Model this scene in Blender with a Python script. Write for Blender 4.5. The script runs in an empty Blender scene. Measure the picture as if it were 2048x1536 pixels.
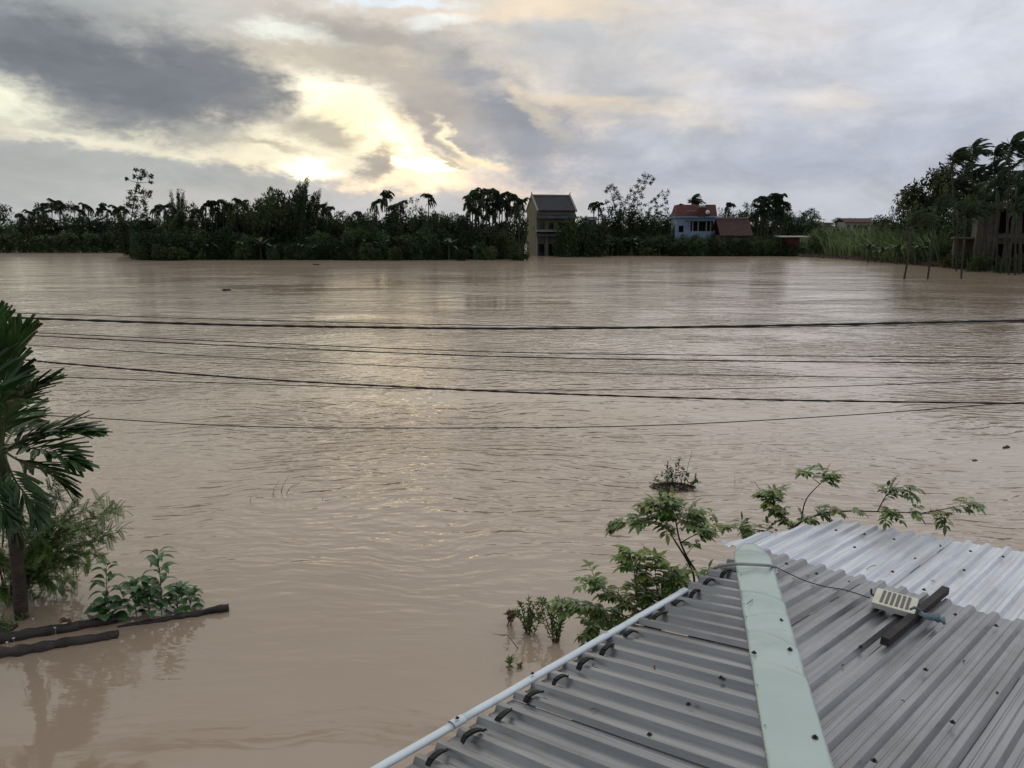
import bpy, math, random
from mathutils import Vector, Matrix, noise
R = math.radians
scene = bpy.context.scene
COL = scene.collection

# ------------------------------------------------------------------ camera
F, HZ, CAMH = 1520.0, 458.0, 4.8
PITCH = math.atan((768 - HZ) / F)
cam = bpy.data.objects.new('camera', bpy.data.cameras.new('camera'))
COL.objects.link(cam)
cam.location = (0, 0, CAMH)
cam.rotation_euler = (math.pi / 2 - PITCH, 0, 0)
cam.data.sensor_width = 36
cam.data.lens = F / 2048 * 36
cam.data.clip_start = 0.05
cam.data.clip_end = 6000
scene.camera = cam
scene.view_settings.view_transform = 'Standard'
scene.view_settings.look = 'None'
scene.view_settings.gamma = 1
scene.view_settings.exposure = 0.0

CAM = Vector((0, 0, CAMH))
def ray(u, v):
    a, b = (u - 1024) / F, -(v - 768) / F
    c, s = math.cos(PITCH), math.sin(PITCH)
    return Vector((a, c + s * b, -s + c * b))
def atz(u, v, z=0.0):
    r = ray(u, v); return CAM + r * ((z - CAMH) / r.z)
def aty(u, v, y):
    r = ray(u, v); return CAM + r * (y / r.y)
def onplane(u, v, P, n, off=0.0):
    r = ray(u, v); return CAM + r * ((P + n * off - CAM).dot(n) / r.dot(n))
def lin(c):
    return tuple(((x / 255) / 12.92 if x / 255 <= 0.04045 else ((x / 255 + 0.055) / 1.055) ** 2.4) for x in c)

# ------------------------------------------------------------------ node helper
class NT:
    def __init__(s, tree): s.t = tree; s.n = tree.nodes; s.l = tree.links
    def node(s, typ, **kw):
        n = s.n.new(typ)
        for k, v in kw.items(): setattr(n, k, v)
        return n
    def put(s, inp, v):
        if hasattr(v, 'is_linked') or isinstance(v, bpy.types.NodeSocket): s.l.new(v, inp)
        else:
            try: inp.default_value = v
            except Exception: inp.default_value = (*v, 1)
    def math(s, op, a, b=0.0, c=None, clamp=False):
        n = s.node('ShaderNodeMath', operation=op, use_clamp=clamp)
        s.put(n.inputs[0], a); s.put(n.inputs[1], b)
        if c is not None: s.put(n.inputs[2], c)
        return n.outputs[0]
    def vmath(s, op, a, b=(0, 0, 0), scale=None):
        n = s.node('ShaderNodeVectorMath', operation=op)
        s.put(n.inputs[0], a); s.put(n.inputs[1], b)
        if scale is not None: s.put(n.inputs['Scale'], scale)
        return n.outputs['Value'] if op in ('LENGTH', 'DOT_PRODUCT') else n.outputs[0]
    def mapping(s, vec, loc=(0, 0, 0), rot=(0, 0, 0), sc=(1, 1, 1), typ='POINT'):
        n = s.node('ShaderNodeMapping', vector_type=typ)
        s.put(n.inputs['Vector'], vec)
        n.inputs['Location'].default_value = loc
        n.inputs['Rotation'].default_value = rot
        n.inputs['Scale'].default_value = sc
        return n.outputs[0]
    def noise(s, vec, scale, detail=4, rough=0.5, dist=0.0, color=False):
        n = s.node('ShaderNodeTexNoise')
        s.put(n.inputs['Vector'], vec); s.put(n.inputs['Scale'], scale)
        n.inputs['Detail'].default_value = detail; n.inputs['Roughness'].default_value = rough
        n.inputs['Distortion'].default_value = dist
        return n.outputs[1 if color else 0]
    def mrange(s, v, a, b, c=0.0, d=1.0, smooth=True):
        n = s.node('ShaderNodeMapRange', interpolation_type='SMOOTHSTEP' if smooth else 'LINEAR')
        for i, x in enumerate((v, a, b, c, d)): s.put(n.inputs[i], x)
        return n.outputs[0]
    def mix(s, f, a, b, blend='MIX'):
        n = s.node('ShaderNodeMix', data_type='RGBA', blend_type=blend)
        s.put(n.inputs[0], f); s.put(n.inputs[6], a); s.put(n.inputs[7], b)
        return n.outputs[2]
def c4(c): return (c[0], c[1], c[2], 1)

# ------------------------------------------------------------------ world: sunset behind broken cloud
SUN_AZ = math.atan2(ray(825, 318).x, ray(825, 318).y)
SUN_EL = R(6.0)
world = bpy.data.worlds.new('World'); scene.world = world; world.use_nodes = True
W = NT(world.node_tree); W.n.clear()
tc = W.node('ShaderNodeTexCoord').outputs['Generated']
sep = W.node('ShaderNodeSeparateXYZ'); W.l.new(tc, sep.inputs[0])
az = W.math('MULTIPLY', W.math('ARCTAN2', sep.outputs[0], sep.outputs[1]), 57.2958)
el = W.math('MULTIPLY', W.math('ARCSINE', sep.outputs[2]), 57.2958)
comb = W.node('ShaderNodeCombineXYZ'); W.l.new(az, comb.inputs[0]); W.l.new(el, comb.inputs[1])
AE = comb.outputs[0]
flat = W.mapping(tc, sc=(1, 1, 2.4))
wcol = W.noise(flat, 7.0, 4, 0.5, color=True)
warp = W.vmath('SCALE', W.vmath('SUBTRACT', wcol, (0.5, 0.5, 0.5)), scale=4.0)
fcol = W.noise(flat, 24.0, 4, 0.6, color=True)
rag = W.math('SUBTRACT', W.noise(W.mapping(tc, loc=(3.1, 1.7, 0), sc=(1, 1, 2.0)), 9.0, 9, 0.66), 0.5)
warp2 = W.vmath('SCALE', W.vmath('SUBTRACT', fcol, (0.5, 0.5, 0.5)), scale=2.6)
AEW = W.vmath('MULTIPLY', W.vmath('ADD', warp, warp2), (1.3, 0.75, 0))
AEW = W.vmath('ADD', AE, AEW)
def azel(u, v):
    r = ray(u, v).normalized()
    return math.degrees(math.atan2(r.x, r.y)), math.degrees(math.asin(r.z))
sky = W.node('ShaderNodeTexSky', sky_type='NISHITA', sun_disc=False)
sky.sun_elevation = SUN_EL; sky.sun_rotation = SUN_AZ; sky.dust_density = 2.0
skyc = W.vmath('SCALE', sky.outputs[0], scale=0.10)
base = W.mix(W.mrange(az, -40, 45), c4(lin((160, 166, 169))), c4(lin((198, 203, 214))))
cur = W.mix(0.88, skyc, base)
# high thin cloud streaks
st = W.noise(W.mapping(tc, sc=(1.0, 1.6, 9.0)), 3.0, 6, 0.62, 0.6)
cur = W.mix(W.mrange(st, 0.47, 0.70, 0, 0.55), cur, c4(lin((212, 203, 190))))
def blob(u, v, ru, rv, rot, col, soft=0.6, op=1.0, rg_=1.7, warped=True):
    global cur
    a, e = azel(u, v)
    k = math.cos(math.atan((u - 1024) / F)) ** 2
    ra, re = ru / F * 57.3 * k, rv / F * 57.3
    m = W.mapping(AEW if warped else AE, loc=(a, e, 0), rot=(0, 0, R(-rot)), sc=(ra, re, 1), typ='TEXTURE')
    d = W.math('MULTIPLY_ADD', rag, rg_, W.vmath('LENGTH', m))
    f = W.mrange(d, 1 + soft, 1 - soft, 0, op)
    cur = W.mix(f, cur, c4(lin(col) if min(col) > 40 else col))
# broad tones
blob(120, 20, 420, 50, 4, (158, 165, 168), .9, .8)
blob(1300, 170, 520, 190, 0, (206, 199, 193), .9, .75)
blob(560, 130, 330, 60, 0, (186, 182, 172), .9, .7)
blob(1430, 215, 270, 26, 3, (226, 212, 192), .7, .8)
blob(1360, 255, 150, 13, 2, (240, 226, 200), .7, .85)
blob(1110, 30, 190, 24, 2, (224, 208, 184), .7, .85)
blob(820, 118, 330, 40, -2, (206, 196, 178), .8, .8)
blob(1800, 60, 420, 110, 0, (198, 203, 214), .8, .7)
blob(1230, 150, 130, 40, 12, (178, 182, 190), .8, .7)
blob(1150, 78, 170, 20, 4, (176, 181, 186), .8, .7)
blob(1270, 188, 90, 18, 8, (172, 176, 182), .7, .7)
blob(1600, 325, 620, 80, -2, (174, 180, 193), .6, .85)
blob(1880, 215, 300, 50, -4, (182, 187, 200), .8, .6)
# luminous yellow band left and centre
blob(400, 268, 560, 44, 4, (.80, .76, .60), .6, .95)
blob(650, 195, 150, 46, 4, (1.25, 1.16, .90), .5, .95)
blob(20, 200, 100, 34, 24, (228, 228, 206), .6, .9)
blob(590, 72, 95, 17, 6, (232, 234, 224), .6, .95)
blob(880, 50, 62, 15, -14, (234, 235, 230), .7, .9)
blob(800, 3, 120, 9, -4, (216, 226, 232), .7, .9)
blob(600, 310, 200, 40, 8, (.92, .84, .63), .6, .95)
blob(690, 255, 120, 34, 20, (244, 232, 192), .7, .8)
# warm grey veil over the band
blob(560, 240, 120, 10, 4, (196, 190, 176), .7, .8)
blob(640, 272, 90, 20, 6, (178, 170, 156), .6, .85)
blob(390, 262, 100, 26, 2, (168, 167, 160), .7, .9)
blob(110, 258, 90, 8, 0, (190, 188, 176), .8, .75)
blob(850, 215, 150, 40, 24, (186, 178, 168), .8, .8)
blob(520, 292, 60, 8, 8, (186, 178, 158), .8, .8)
# big dark cloud
blob(120, 120, 360, 64, 12, (120, 125, 131), .5, .95)
blob(260, 172, 260, 56, 4, (110, 115, 122), .45, .85)
blob(400, 135, 130, 60, 16, (114, 118, 125), .5, .9)
blob(490, 175, 90, 42, 14, (120, 123, 129), .6, .85)
blob(200, 225, 110, 26, -4, (134, 137, 140), .7, .7)
# central grey clouds
blob(720, 72, 130, 26, 10, (164, 160, 156), .7, .75)
blob(930, 185, 120, 62, 38, (152, 153, 158), .6, .8)
blob(1030, 260, 130, 70, 34, (142, 146, 155), .55, .9)
blob(1180, 310, 150, 38, 6, (160, 164, 174), .7, .8)
blob(1060, 225, 70, 14, 46, (214, 202, 178), .8, .6)
blob(860, 215, 130, 44, 24, (172, 165, 158), .6, .85)
blob(700, 150, 140, 22, 6, (186, 178, 166), .7, .8)
blob(1420, 285, 200, 16, 4, (176, 180, 190), .8, .7)
blob(1650, 150, 180, 40, -10, (186, 189, 200), .8, .6)
blob(1560, 60, 120, 30, 8, (214, 208, 206), .8, .6)
blob(1200, 120, 240, 16, 4, (186, 186, 188), .8, .7)
blob(1150, 200, 160, 12, 4, (222, 206, 182), .8, .6)
blob(1560, 360, 420, 34, -3, (158, 164, 178), .7, .7)
blob(1300, 250, 120, 24, 10, (168, 170, 178), .7, .7)
blob(1780, 280, 260, 30, -6, (164, 170, 184), .8, .65)
blob(1480, 120, 110, 26, 30, (180, 182, 190), .8, .6)
blob(1900, 120, 150, 26, -10, (184, 189, 200), .8, .6)
blob(1340, 60, 120, 22, 10, (184, 187, 192), .8, .6)
blob(1660, 200, 90, 16, 12, (216, 210, 206), .8, .7)
# glow near the sun
blob(790, 290, 120, 40, 34, (1.40, 1.15, .74), .6, .9)
blob(800, 290, 90, 15, 44, (1.9, 1.5, .85), .5, .95)
blob(838, 326, 48, 10, 10, (7.5, 5.8, 3.2), .5, 1)
blob(645, 340, 80, 14, 4, (1.5, 1.35, .98), .6, .9)
blob(915, 285, 56, 12, 44, (1.02, 0.86, 0.58), .6, .9)
blob(950, 330, 46, 8, 14, (1.0, 0.82, 0.54), .6, .8)
blob(755, 326, 52, 28, -24, (166, 158, 150), .45, .92)
blob(870, 265, 70, 14, 40, (170, 163, 156), .6, .85)
blob(890, 318, 30, 8, 40, (176, 166, 154), .6, .7)
# lower cloud bank with billowed top
blob(60, 400, 480, 88, 2, (168, 171, 171), .10, .97, .55)
blob(420, 404, 420, 70, 8, (170, 172, 170), .12, .97, .6)
blob(720, 425, 420, 46, 2, (178, 175, 170), .3, .95)
blob(1100, 425, 700, 46, 0, (182, 181, 181), .6, .9)
blob(1700, 430, 600, 50, 0, (176, 181, 191), .8, .8)
fine = W.noise(W.mapping(tc, sc=(1, 1, 2.2)), 7.0, 8, 0.62, 0.4)
cur = W.mix(1.0, cur, W.mrange(fine, 0.27, 0.73, 0.94, 1.38, smooth=False), 'MULTIPLY')
# unseen overcast: brightened overhead, darkened behind, to shape light on the roof
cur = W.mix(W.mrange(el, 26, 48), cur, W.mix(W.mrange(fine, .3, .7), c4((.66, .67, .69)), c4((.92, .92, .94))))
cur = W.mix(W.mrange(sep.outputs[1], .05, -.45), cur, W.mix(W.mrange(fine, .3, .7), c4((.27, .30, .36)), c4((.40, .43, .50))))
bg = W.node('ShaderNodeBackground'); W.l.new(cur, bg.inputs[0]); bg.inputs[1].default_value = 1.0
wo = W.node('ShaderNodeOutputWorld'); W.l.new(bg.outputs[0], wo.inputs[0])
world.cycles.sampling_method = 'MANUAL'; world.cycles.sample_map_resolution = 1024

sun = bpy.data.objects.new('sun', bpy.data.lights.new('sun', 'SUN'))
COL.objects.link(sun)
sun.data.energy = 0.5; sun.data.angle = R(150); sun.data.color = (1.0, 0.84, 0.55)
sd = Vector((math.sin(SUN_AZ) * math.cos(SUN_EL), math.cos(SUN_AZ) * math.cos(SUN_EL), math.sin(SUN_EL)))
sun.rotation_euler = sd.to_track_quat('Z', 'Y').to_euler()

# ------------------------------------------------------------------ object helpers
def tag(o, label=None, cat=None, group=None, kind=None):
    if label: o['label'] = label
    if cat: o['category'] = cat
    if group: o['group'] = group
    if kind: o['kind'] = kind
    return o
def empty(name, loc=(0, 0, 0), label=None, cat=None, group=None):
    o = bpy.data.objects.new(name, None); o.empty_display_size = 0.2
    COL.objects.link(o); o.location = loc
    return tag(o, label, cat, group)
class MB:
    def __init__(s): s.v = []; s.f = []; s.m = []; s.c = 0
    def add(s, vs, fs, mi=None):
        o = len(s.v); s.v += [tuple(x) for x in vs]
        mi = s.c if mi is None else mi
        for f in fs: s.f.append(tuple(o + i for i in f)); s.m.append(mi)
    def box(s, c, d, rot=None, mi=None):
        hx, hy, hz = d[0] / 2, d[1] / 2, d[2] / 2
        vs = [Vector((x, y, z)) for x in (-hx, hx) for y in (-hy, hy) for z in (-hz, hz)]
        if rot is not None: vs = [rot @ v for v in vs]
        c = Vector(c); vs = [v + c for v in vs]
        s.add(vs, [(0, 1, 3, 2), (4, 6, 7, 5), (0, 4, 5, 1), (2, 3, 7, 6), (0, 2, 6, 4), (1, 5, 7, 3)], mi)
    def box2(s, a, b, mi=None):
        s.box([(a[i] + b[i]) / 2 for i in range(3)], [abs(b[i] - a[i]) for i in range(3)], None, mi)
    def tube(s, pts, rads, n=6, caps=True, mi=None, wob=0.0, rng=None):
        pts = [Vector(p) for p in pts]
        if not hasattr(rads, '__len__'): rads = [rads] * len(pts)
        rings = []; up = None
        for i, p in enumerate(pts):
            t = (pts[min(i + 1, len(pts) - 1)] - pts[max(i - 1, 0)])
            if t.length < 1e-9: t = Vector((0, 0, 1))
            t.normalize()
            if up is None: up = Vector((0, 0, 1)) if abs(t.z) < .9 else Vector((0, 1, 0))
            a = t.cross(up).normalized(); b = a.cross(t).normalized(); up = b
            ring = []
            for k in range(n):
                w = 2 * math.pi * k / n
                r = rads[i] * (1 + (rng.uniform(-wob, wob) if wob else 0))
                ring.append(p + a * math.cos(w) * r + b * math.sin(w) * r)
            rings.append(ring)
        vs = [q for r in rings for q in r]; fs = []
        for i in range(len(pts) - 1):
            for k in range(n):
                a = i * n + k; b = i * n + (k + 1) % n
                fs.append((a, b, b + n, a + n))
        if caps: fs.append(tuple(range(n))[::-1]); fs.append(tuple((len(pts) - 1) * n + k for k in range(n)))
        s.add(vs, fs, mi)
    def leaf(s, p, d, nrm, L, w, droop=0.3, seg=3, fold=0.25, mi=None, tip=0.0, wmax=0.4):
        """folded blade: base p, direction d, face normal nrm"""
        d = Vector(d).normalized(); nrm = Vector(nrm)
        side = d.cross(nrm)
        if side.length < 1e-4: side = d.cross(Vector((1, .1, 0)))
        side.normalize(); nrm = side.cross(d).normalized()
        vs = []; p = Vector(p); cur = p.copy(); dd = d.copy()
        for i in range(seg + 1):
            t = i / seg
            ww = w * (math.sin(math.pi * min(1, (t / wmax * .5 if t < wmax else .5 + (t - wmax) / (1 - wmax) * .5))) * .92 + .08)
            if tip and t > .5: ww = max(ww, w * tip)
            off = nrm * (ww * fold)
            vs += [cur - side * ww * .5 + off, cur, cur + side * ww * .5 + off]
            cur = cur + dd * (L / seg)
            dd = (dd + Vector((0, 0, -droop / seg))).normalized()
            nrm = side.cross(dd).normalized()
        fs = []
        for i in range(seg):
            a = i * 3; fs += [(a, a + 1, a + 4, a + 3), (a + 1, a + 2, a + 5, a + 4)]
        s.add(vs, fs, mi)
    def quad(s, p, d, side, L, w, mi=None):
        s.add([p, p + d * L * .45 + side * w * .5, p + d * L, p + d * L * .45 - side * w * .5], [(0, 1, 2, 3)], mi)
    def mesh(s, name, mats, smooth=False):
        me = bpy.data.meshes.new(name); me.from_pydata(s.v, [], s.f)
        if not isinstance(mats, (list, tuple)): mats = [mats]
        for m in mats: me.materials.append(m)
        me.polygons.foreach_set('material_index', s.m)
        if smooth: me.polygons.foreach_set('use_smooth', [True] * len(s.f))
        me.update(); return me
    def build(s, name, mats, parent=None, smooth=False, loc=None):
        o = bpy.data.objects.new(name, s.mesh(name, mats, smooth)); COL.objects.link(o)
        if parent: o.parent = parent
        if loc is not None: o.location = loc
        return o
def part(name, me, parent, loc=(0, 0, 0)):
    o = bpy.data.objects.new(name, me); COL.objects.link(o); o.parent = parent; o.location = loc; return o
def rdir(rng):
    while True:
        v = Vector((rng.uniform(-1, 1), rng.uniform(-1, 1), rng.uniform(-1, 1)))
        if .05 < v.length < 1: return v.normalized()
def bez(pts, n=16):
    """Catmull-Rom through points"""
    pts = [Vector(p) for p in pts]; P = [pts[0] * 2 - pts[1]] + pts + [pts[-1] * 2 - pts[-2]]
    out = []
    m = max(1, n // (len(pts) - 1))
    for i in range(1, len(P) - 2):
        for k in range(m):
            t = k / m; a, b, c, d = P[i - 1:i + 3]
            out.append(.5 * ((2 * b) + (c - a) * t + (2 * a - 5 * b + 4 * c - d) * t * t + (3 * b - a - 3 * c + d) * t ** 3))
    out.append(pts[-1]); return out

# ------------------------------------------------------------------ materials
def mat(name, col, rough=.6, metal=0.0, spec=.5, var=.12, vscale=3.0, bump=0.0, bscale=20.0, stretch=(1, 1, 1), objvar=0.0, coord='Object', col2=None, c2=(.5, .7), rvar=0.0):
    m = bpy.data.materials.new(name); m.use_nodes = True
    T = NT(m.node_tree); b = T.n['Principled BSDF']
    t = T.node('ShaderNodeTexCoord').outputs[coord]
    t = T.mapping(t, sc=stretch)
    n = T.noise(t, vscale, 6, .6)
    c = T.mix(T.mrange(n, .3, .7), c4([x * (1 - var) for x in col]), c4([min(1, x * (1 + var)) for x in col]))
    if col2: c = T.mix(T.mrange(T.noise(t, vscale * 2.3, 5, .65, .5), *c2), c, c4(col2))
    if objvar:
        rnd = T.node('ShaderNodeObjectInfo').outputs['Random']
        h = T.node('ShaderNodeHueSaturation'); T.put(h.inputs['Hue'], T.mrange(rnd, 0, 1, .5 - objvar * .12, .5 + objvar * .06, smooth=False))
        T.put(h.inputs['Value'], T.mrange(T.math('FRACT', T.math('MULTIPLY', rnd, 7.13)), 0, 1, 1 - objvar, 1 + objvar, smooth=False)); T.put(h.inputs['Color'], c); c = h.outputs[0]
    T.l.new(c, b.inputs['Base Color'])
    b.inputs['Metallic'].default_value = metal; b.inputs['Specular IOR Level'].default_value = spec
    if rvar: T.l.new(T.mrange(n, .3, .7, rough - rvar, rough + rvar), b.inputs['Roughness'])
    else: b.inputs['Roughness'].default_value = rough
    if bump:
        bn = T.node('ShaderNodeBump'); bn.inputs['Strength'].default_value = bump; bn.inputs['Distance'].default_value = .02
        T.l.new(T.noise(t, bscale, 5, .6), bn.inputs['Height']); T.l.new(bn.outputs[0], b.inputs['Normal'])
    return m
M = {}
M['far_leaf'] = mat('far_foliage', (.054, .084, .033), .7, spec=.15, var=.5, vscale=.9, objvar=.45)
M['far_palm'] = mat('far_palm_frond', (.034, .056, .026), .6, spec=.2, var=.4, vscale=1.0, objvar=.35)
M['far_brown'] = mat('far_brown_foliage', (.055, .045, .024), .7, spec=.15, var=.4, vscale=1.0)
M['banana'] = mat('banana_leaf', (.050, .085, .040), .5, spec=.3, var=.35, vscale=1.2, objvar=.3)
M['reed'] = mat('reed_leaf', (.21, .28, .12), .55, spec=.3, var=.5, vscale=.35, col2=(.24, .25, .15), c2=(.5, .75))
M['bark'] = mat('bark', (.055, .048, .038), .85, spec=.2, var=.4, vscale=2, bump=.4)
M['palm_bark'] = mat('palm_bark', (.055, .050, .040), .8, spec=.2, var=.3, vscale=2, stretch=(1, 1, 3))
M['leafA'] = mat('near_leaf', (.11, .19, .036), .38, spec=.5, var=.35, vscale=5)
M['leafB'] = mat('near_leaf_yellow', (.17, .19, .040), .42, spec=.45, var=.3, vscale=5)
M['leafC'] = mat('near_leaf_blue', (.060, .145, .044), .36, spec=.5, var=.35, vscale=6)
M['leafR'] = mat('near_leaf_rust', (.16, .055, .028), .5, var=.3, vscale=6)
M['palmleaf'] = mat('near_palm_leaflet', (.040, .095, .024), .36, spec=.5, var=.55, vscale=3, col2=(.10, .105, .03), c2=(.62, .8))
M['palmstem'] = mat('near_palm_stem', (.06, .085, .025), .45, var=.3, vscale=4)
M['twig'] = mat('twig', (.060, .040, .026), .8, var=.35, vscale=8)
M['logm'] = mat('wet_log', (.040, .032, .026), .55, spec=.4, var=.5, vscale=3, bump=.9, bscale=9, stretch=(1, 1, 1), col2=(.09, .075, .058), c2=(.55, .8))

# ------------------------------------------------------------------ water
def make_water():
    m = bpy.data.materials.new('muddy_water'); m.use_nodes = True
    T = NT(m.node_tree); b = T.n['Principled BSDF']
    P = T.node('ShaderNodeNewGeometry').outputs['Position']
    big = T.noise(T.mapping(P, sc=(.5, 1, 1)), .12, 4, .55, .4)
    mid = T.noise(T.mapping(P, sc=(.6, 1.2, 1)), .5, 5, .6, .8)
    c = T.mix(T.mrange(big, .35, .65), c4((.36, .272, .195)), c4((.41, .32, .24)))
    c = T.mix(T.mrange(mid, .45, .8, 0, .35), c, c4((.35, .25, .16)))
    T.l.new(c, b.inputs['Base Color'])
    b.inputs['IOR'].default_value = 1.68
    sp = T.node('ShaderNodeSeparateXYZ'); T.l.new(P, sp.inputs[0])
    dist = sp.outputs[1]
    T.l.new(T.mrange(dist, 14, 110, .05, .17), b.inputs['Roughness'])
    # crest lines drift down-stream: slow warp, then stretched noise
    wv = T.noise(T.mapping(P, sc=(1, 1, 1)), .16, 3, .5, color=True)
    PW = T.vmath('ADD', P, T.vmath('SCALE', T.vmath('SUBTRACT', wv, (.5, .5, .5)), scale=3.0))
    r1 = T.noise(T.mapping(PW, rot=(0, 0, R(-20)), sc=(.62, 2.3, 1)), 1.9, 1.5, .4, .2)
    r2 = T.noise(T.mapping(PW, rot=(0, 0, R(-10)), sc=(.8, 2.2, 1)), 4.4, 1.5, .45, .3)
    r3 = T.noise(T.mapping(PW, rot=(0, 0, R(-5)), sc=(.35, 1.5, 1)), .5, 3, .5, .2)
    r4 = T.noise(T.mapping(P, rot=(0, 0, R(-8)), sc=(.5, 1.2, 1)), .16, 3, .55, .6)
    calm = T.mrange(T.noise(T.mapping(P, sc=(.7, 1, 1)), .11, 3, .5, .5), .34, .62, .25, 1.0)
    near = T.mrange(dist, 6.0, 12.0, .07, 1.0)
    amp = T.math('MULTIPLY', T.math('MULTIPLY', calm, near), T.math('DIVIDE', 40.0, T.math('MAXIMUM', dist, 40.0)))
    h = T.math('MULTIPLY', r1, .068)
    h = T.math('MULTIPLY_ADD', r2, .024, h)
    h = T.math('MULTIPLY_ADD', r3, .050, h)
    h = T.math('MULTIPLY', h, amp)
    h = T.math('MULTIPLY_ADD', T.math('MULTIPLY', r4, T.mrange(dist, 10, 60, 0, 1)), .16, h)
    bn = T.node('ShaderNodeBump'); bn.inputs['Strength'].default_value = 1.0; bn.inputs['Distance'].default_value = 1.0
    T.l.new(h, bn.inputs['Height']); T.l.new(bn.outputs[0], b.inputs['Normal'])
    mb = MB(); mb.add([(-2500, -60, 0), (2500, -60, 0), (2500, 4000, 0), (-2500, 4000, 0)], [(0, 1, 2, 3)])
    tag(mb.build('water', m), kind='structure')
make_water()
mb = MB(); mb.add([(-2500, -60, -2.2), (2500, -60, -2.2), (2500, 4000, -2.2), (-2500, 4000, -2.2)], [(0, 1, 2, 3)])
tag(mb.build('ground', mat('river_mud', (.12, .085, .055), .9, vscale=.3)), kind='structure')

# ------------------------------------------------------------------ the tin roof below the camera
EZ = 2.55; SL = 0.18
def metal_mat(name, col, rough, metal, streak, dirt):
    m = bpy.data.materials.new(name); m.use_nodes = True
    T = NT(m.node_tree); b = T.n['Principled BSDF']
    P = T.node('ShaderNodeTexCoord').outputs['Object']
    ang = math.atan2(streak.y, streak.x)
    Q = T.mapping(P, rot=(0, 0, -ang), sc=(1, 1, 1))
    S = T.mapping(Q, sc=(.6, 14, 1))
    n1 = T.noise(S, 1.6, 5, .6); n2 = T.noise(P, 1.1, 6, .65, .5); n3 = T.noise(P, 9, 5, .7); n4 = T.noise(P, 60, 3, .6)
    c = T.mix(T.mrange(n1, .3, .7), c4([x * .78 for x in col]), c4([min(1, x * 1.15) for x in col]))
    c = T.mix(T.mrange(n2, .45, .70, 0, .65), c, c4(dirt))
    c = T.mix(T.mrange(n3, .58, .78, 0, .30), c, c4([x * .7 for x in dirt]))
    c = T.mix(T.mrange(n4, .62, .75, 0, .25), c, c4([x * .55 for x in dirt]))
    T.l.new(c, b.inputs['Base Color']); b.inputs['Metallic'].default_value = metal
    T.l.new(T.mrange(n2, .3, .7, rough - .07, rough + .10), b.inputs['Roughness'])
    bn = T.node('ShaderNodeBump'); bn.inputs['Strength'].default_value = .5; bn.inputs['Distance'].default_value = .004
    T.l.new(T.math('ADD', T.noise(P, 5, 3, .5), T.math('MULTIPLY', n1, .5)), bn.inputs['Height']); T.l.new(bn.outputs[0], b.inputs['Normal'])
    return m
def lineplane(p, q): return ray(*p).cross(ray(*q)).normalized()
U_L = -ray(-610, 827).normalized()                    # rib direction up the left slope
U_R = -ray(2505, 686).normalized()                    # rib direction up the right slope
nl = lineplane((1030, 1397), (1265, 1247)); nh = lineplane((1505, 1127), (1597, 1536)); nr = lineplane((1543, 1107), (2045, 1249))
E = Vector((-nl.y, nl.x, 0)).normalized(); E = E if E.y > 0 else -E    # along the left eave, away from the camera
G = Vector((E.y, -E.x, 0))
a0 = atz(1030, 1397, EZ)
N_L = E.cross(U_L).normalized(); N_L = N_L if N_L.z > 0 else -N_L
Hn = N_L.cross(nh).normalized(); Hn = Hn if Hn.y < 0 else -Hn          # hip line, rising toward the camera
C = onplane(1500, 1105, a0, N_L)                                       # corner of the hip
N_R = Hn.cross(U_R).normalized(); N_R = N_R if N_R.z > 0 else -N_R
ER = N_R.cross(nr).normalized(); ER = ER if ER.x > 0 else -ER          # along the back eave
PE = onplane(1543, 1107, C, N_R)
A_L = U_L.cross(N_L).normalized(); A_L = A_L if A_L.y < 0 else -A_L    # across the ribs, toward the camera
A_R = U_R.cross(N_R).normalized(); A_R = A_R if A_R.x > 0 else -A_R    # across the ribs, to the right
def onL(u, v, off=0.0): return onplane(u, v, a0, N_L, off)
def onR(u, v, off=0.0): return onplane(u, v, C, N_R, off)
def cutline(O, A, U, P, D):
    """t as a linear function of s for the line P + kD in the (A, U) frame at O"""
    s0, t0 = (P - O).dot(A), (P - O).dot(U); ds, dt = D.dot(A), D.dot(U)
    return lambda s: t0 + (s - s0) * dt / ds
print('C', C, 'Hn', Hn, 'ER', ER, 'N', N_L, N_R, 'UL', U_L, 'UR', U_R)
M['tinL'] = metal_mat('grey_tin', (.285, .292, .305), .30, .62, G, (.19, .188, .182))
M['tinR'] = metal_mat('grey_tin_back', (.285, .292, .305), .30, .62, E, (.19, .188, .182))
M['zinc'] = metal_mat('bright_zinc', (.66, .70, .75), .36, .45, E, (.50, .50, .50))
M['steel'] = mat('dark_steel', (.05, .045, .04), .6, metal=.4)
M['black'] = mat('black_rubber', (.012, .012, .012), .55)
PITCHR = 0.125
PROF = [(0, 0), (.026, 0), (.030, .003), (.036, .003), (.040, 0), (.062, 0), (.080, .026), (.107, .026), (.125, 0)]
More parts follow.
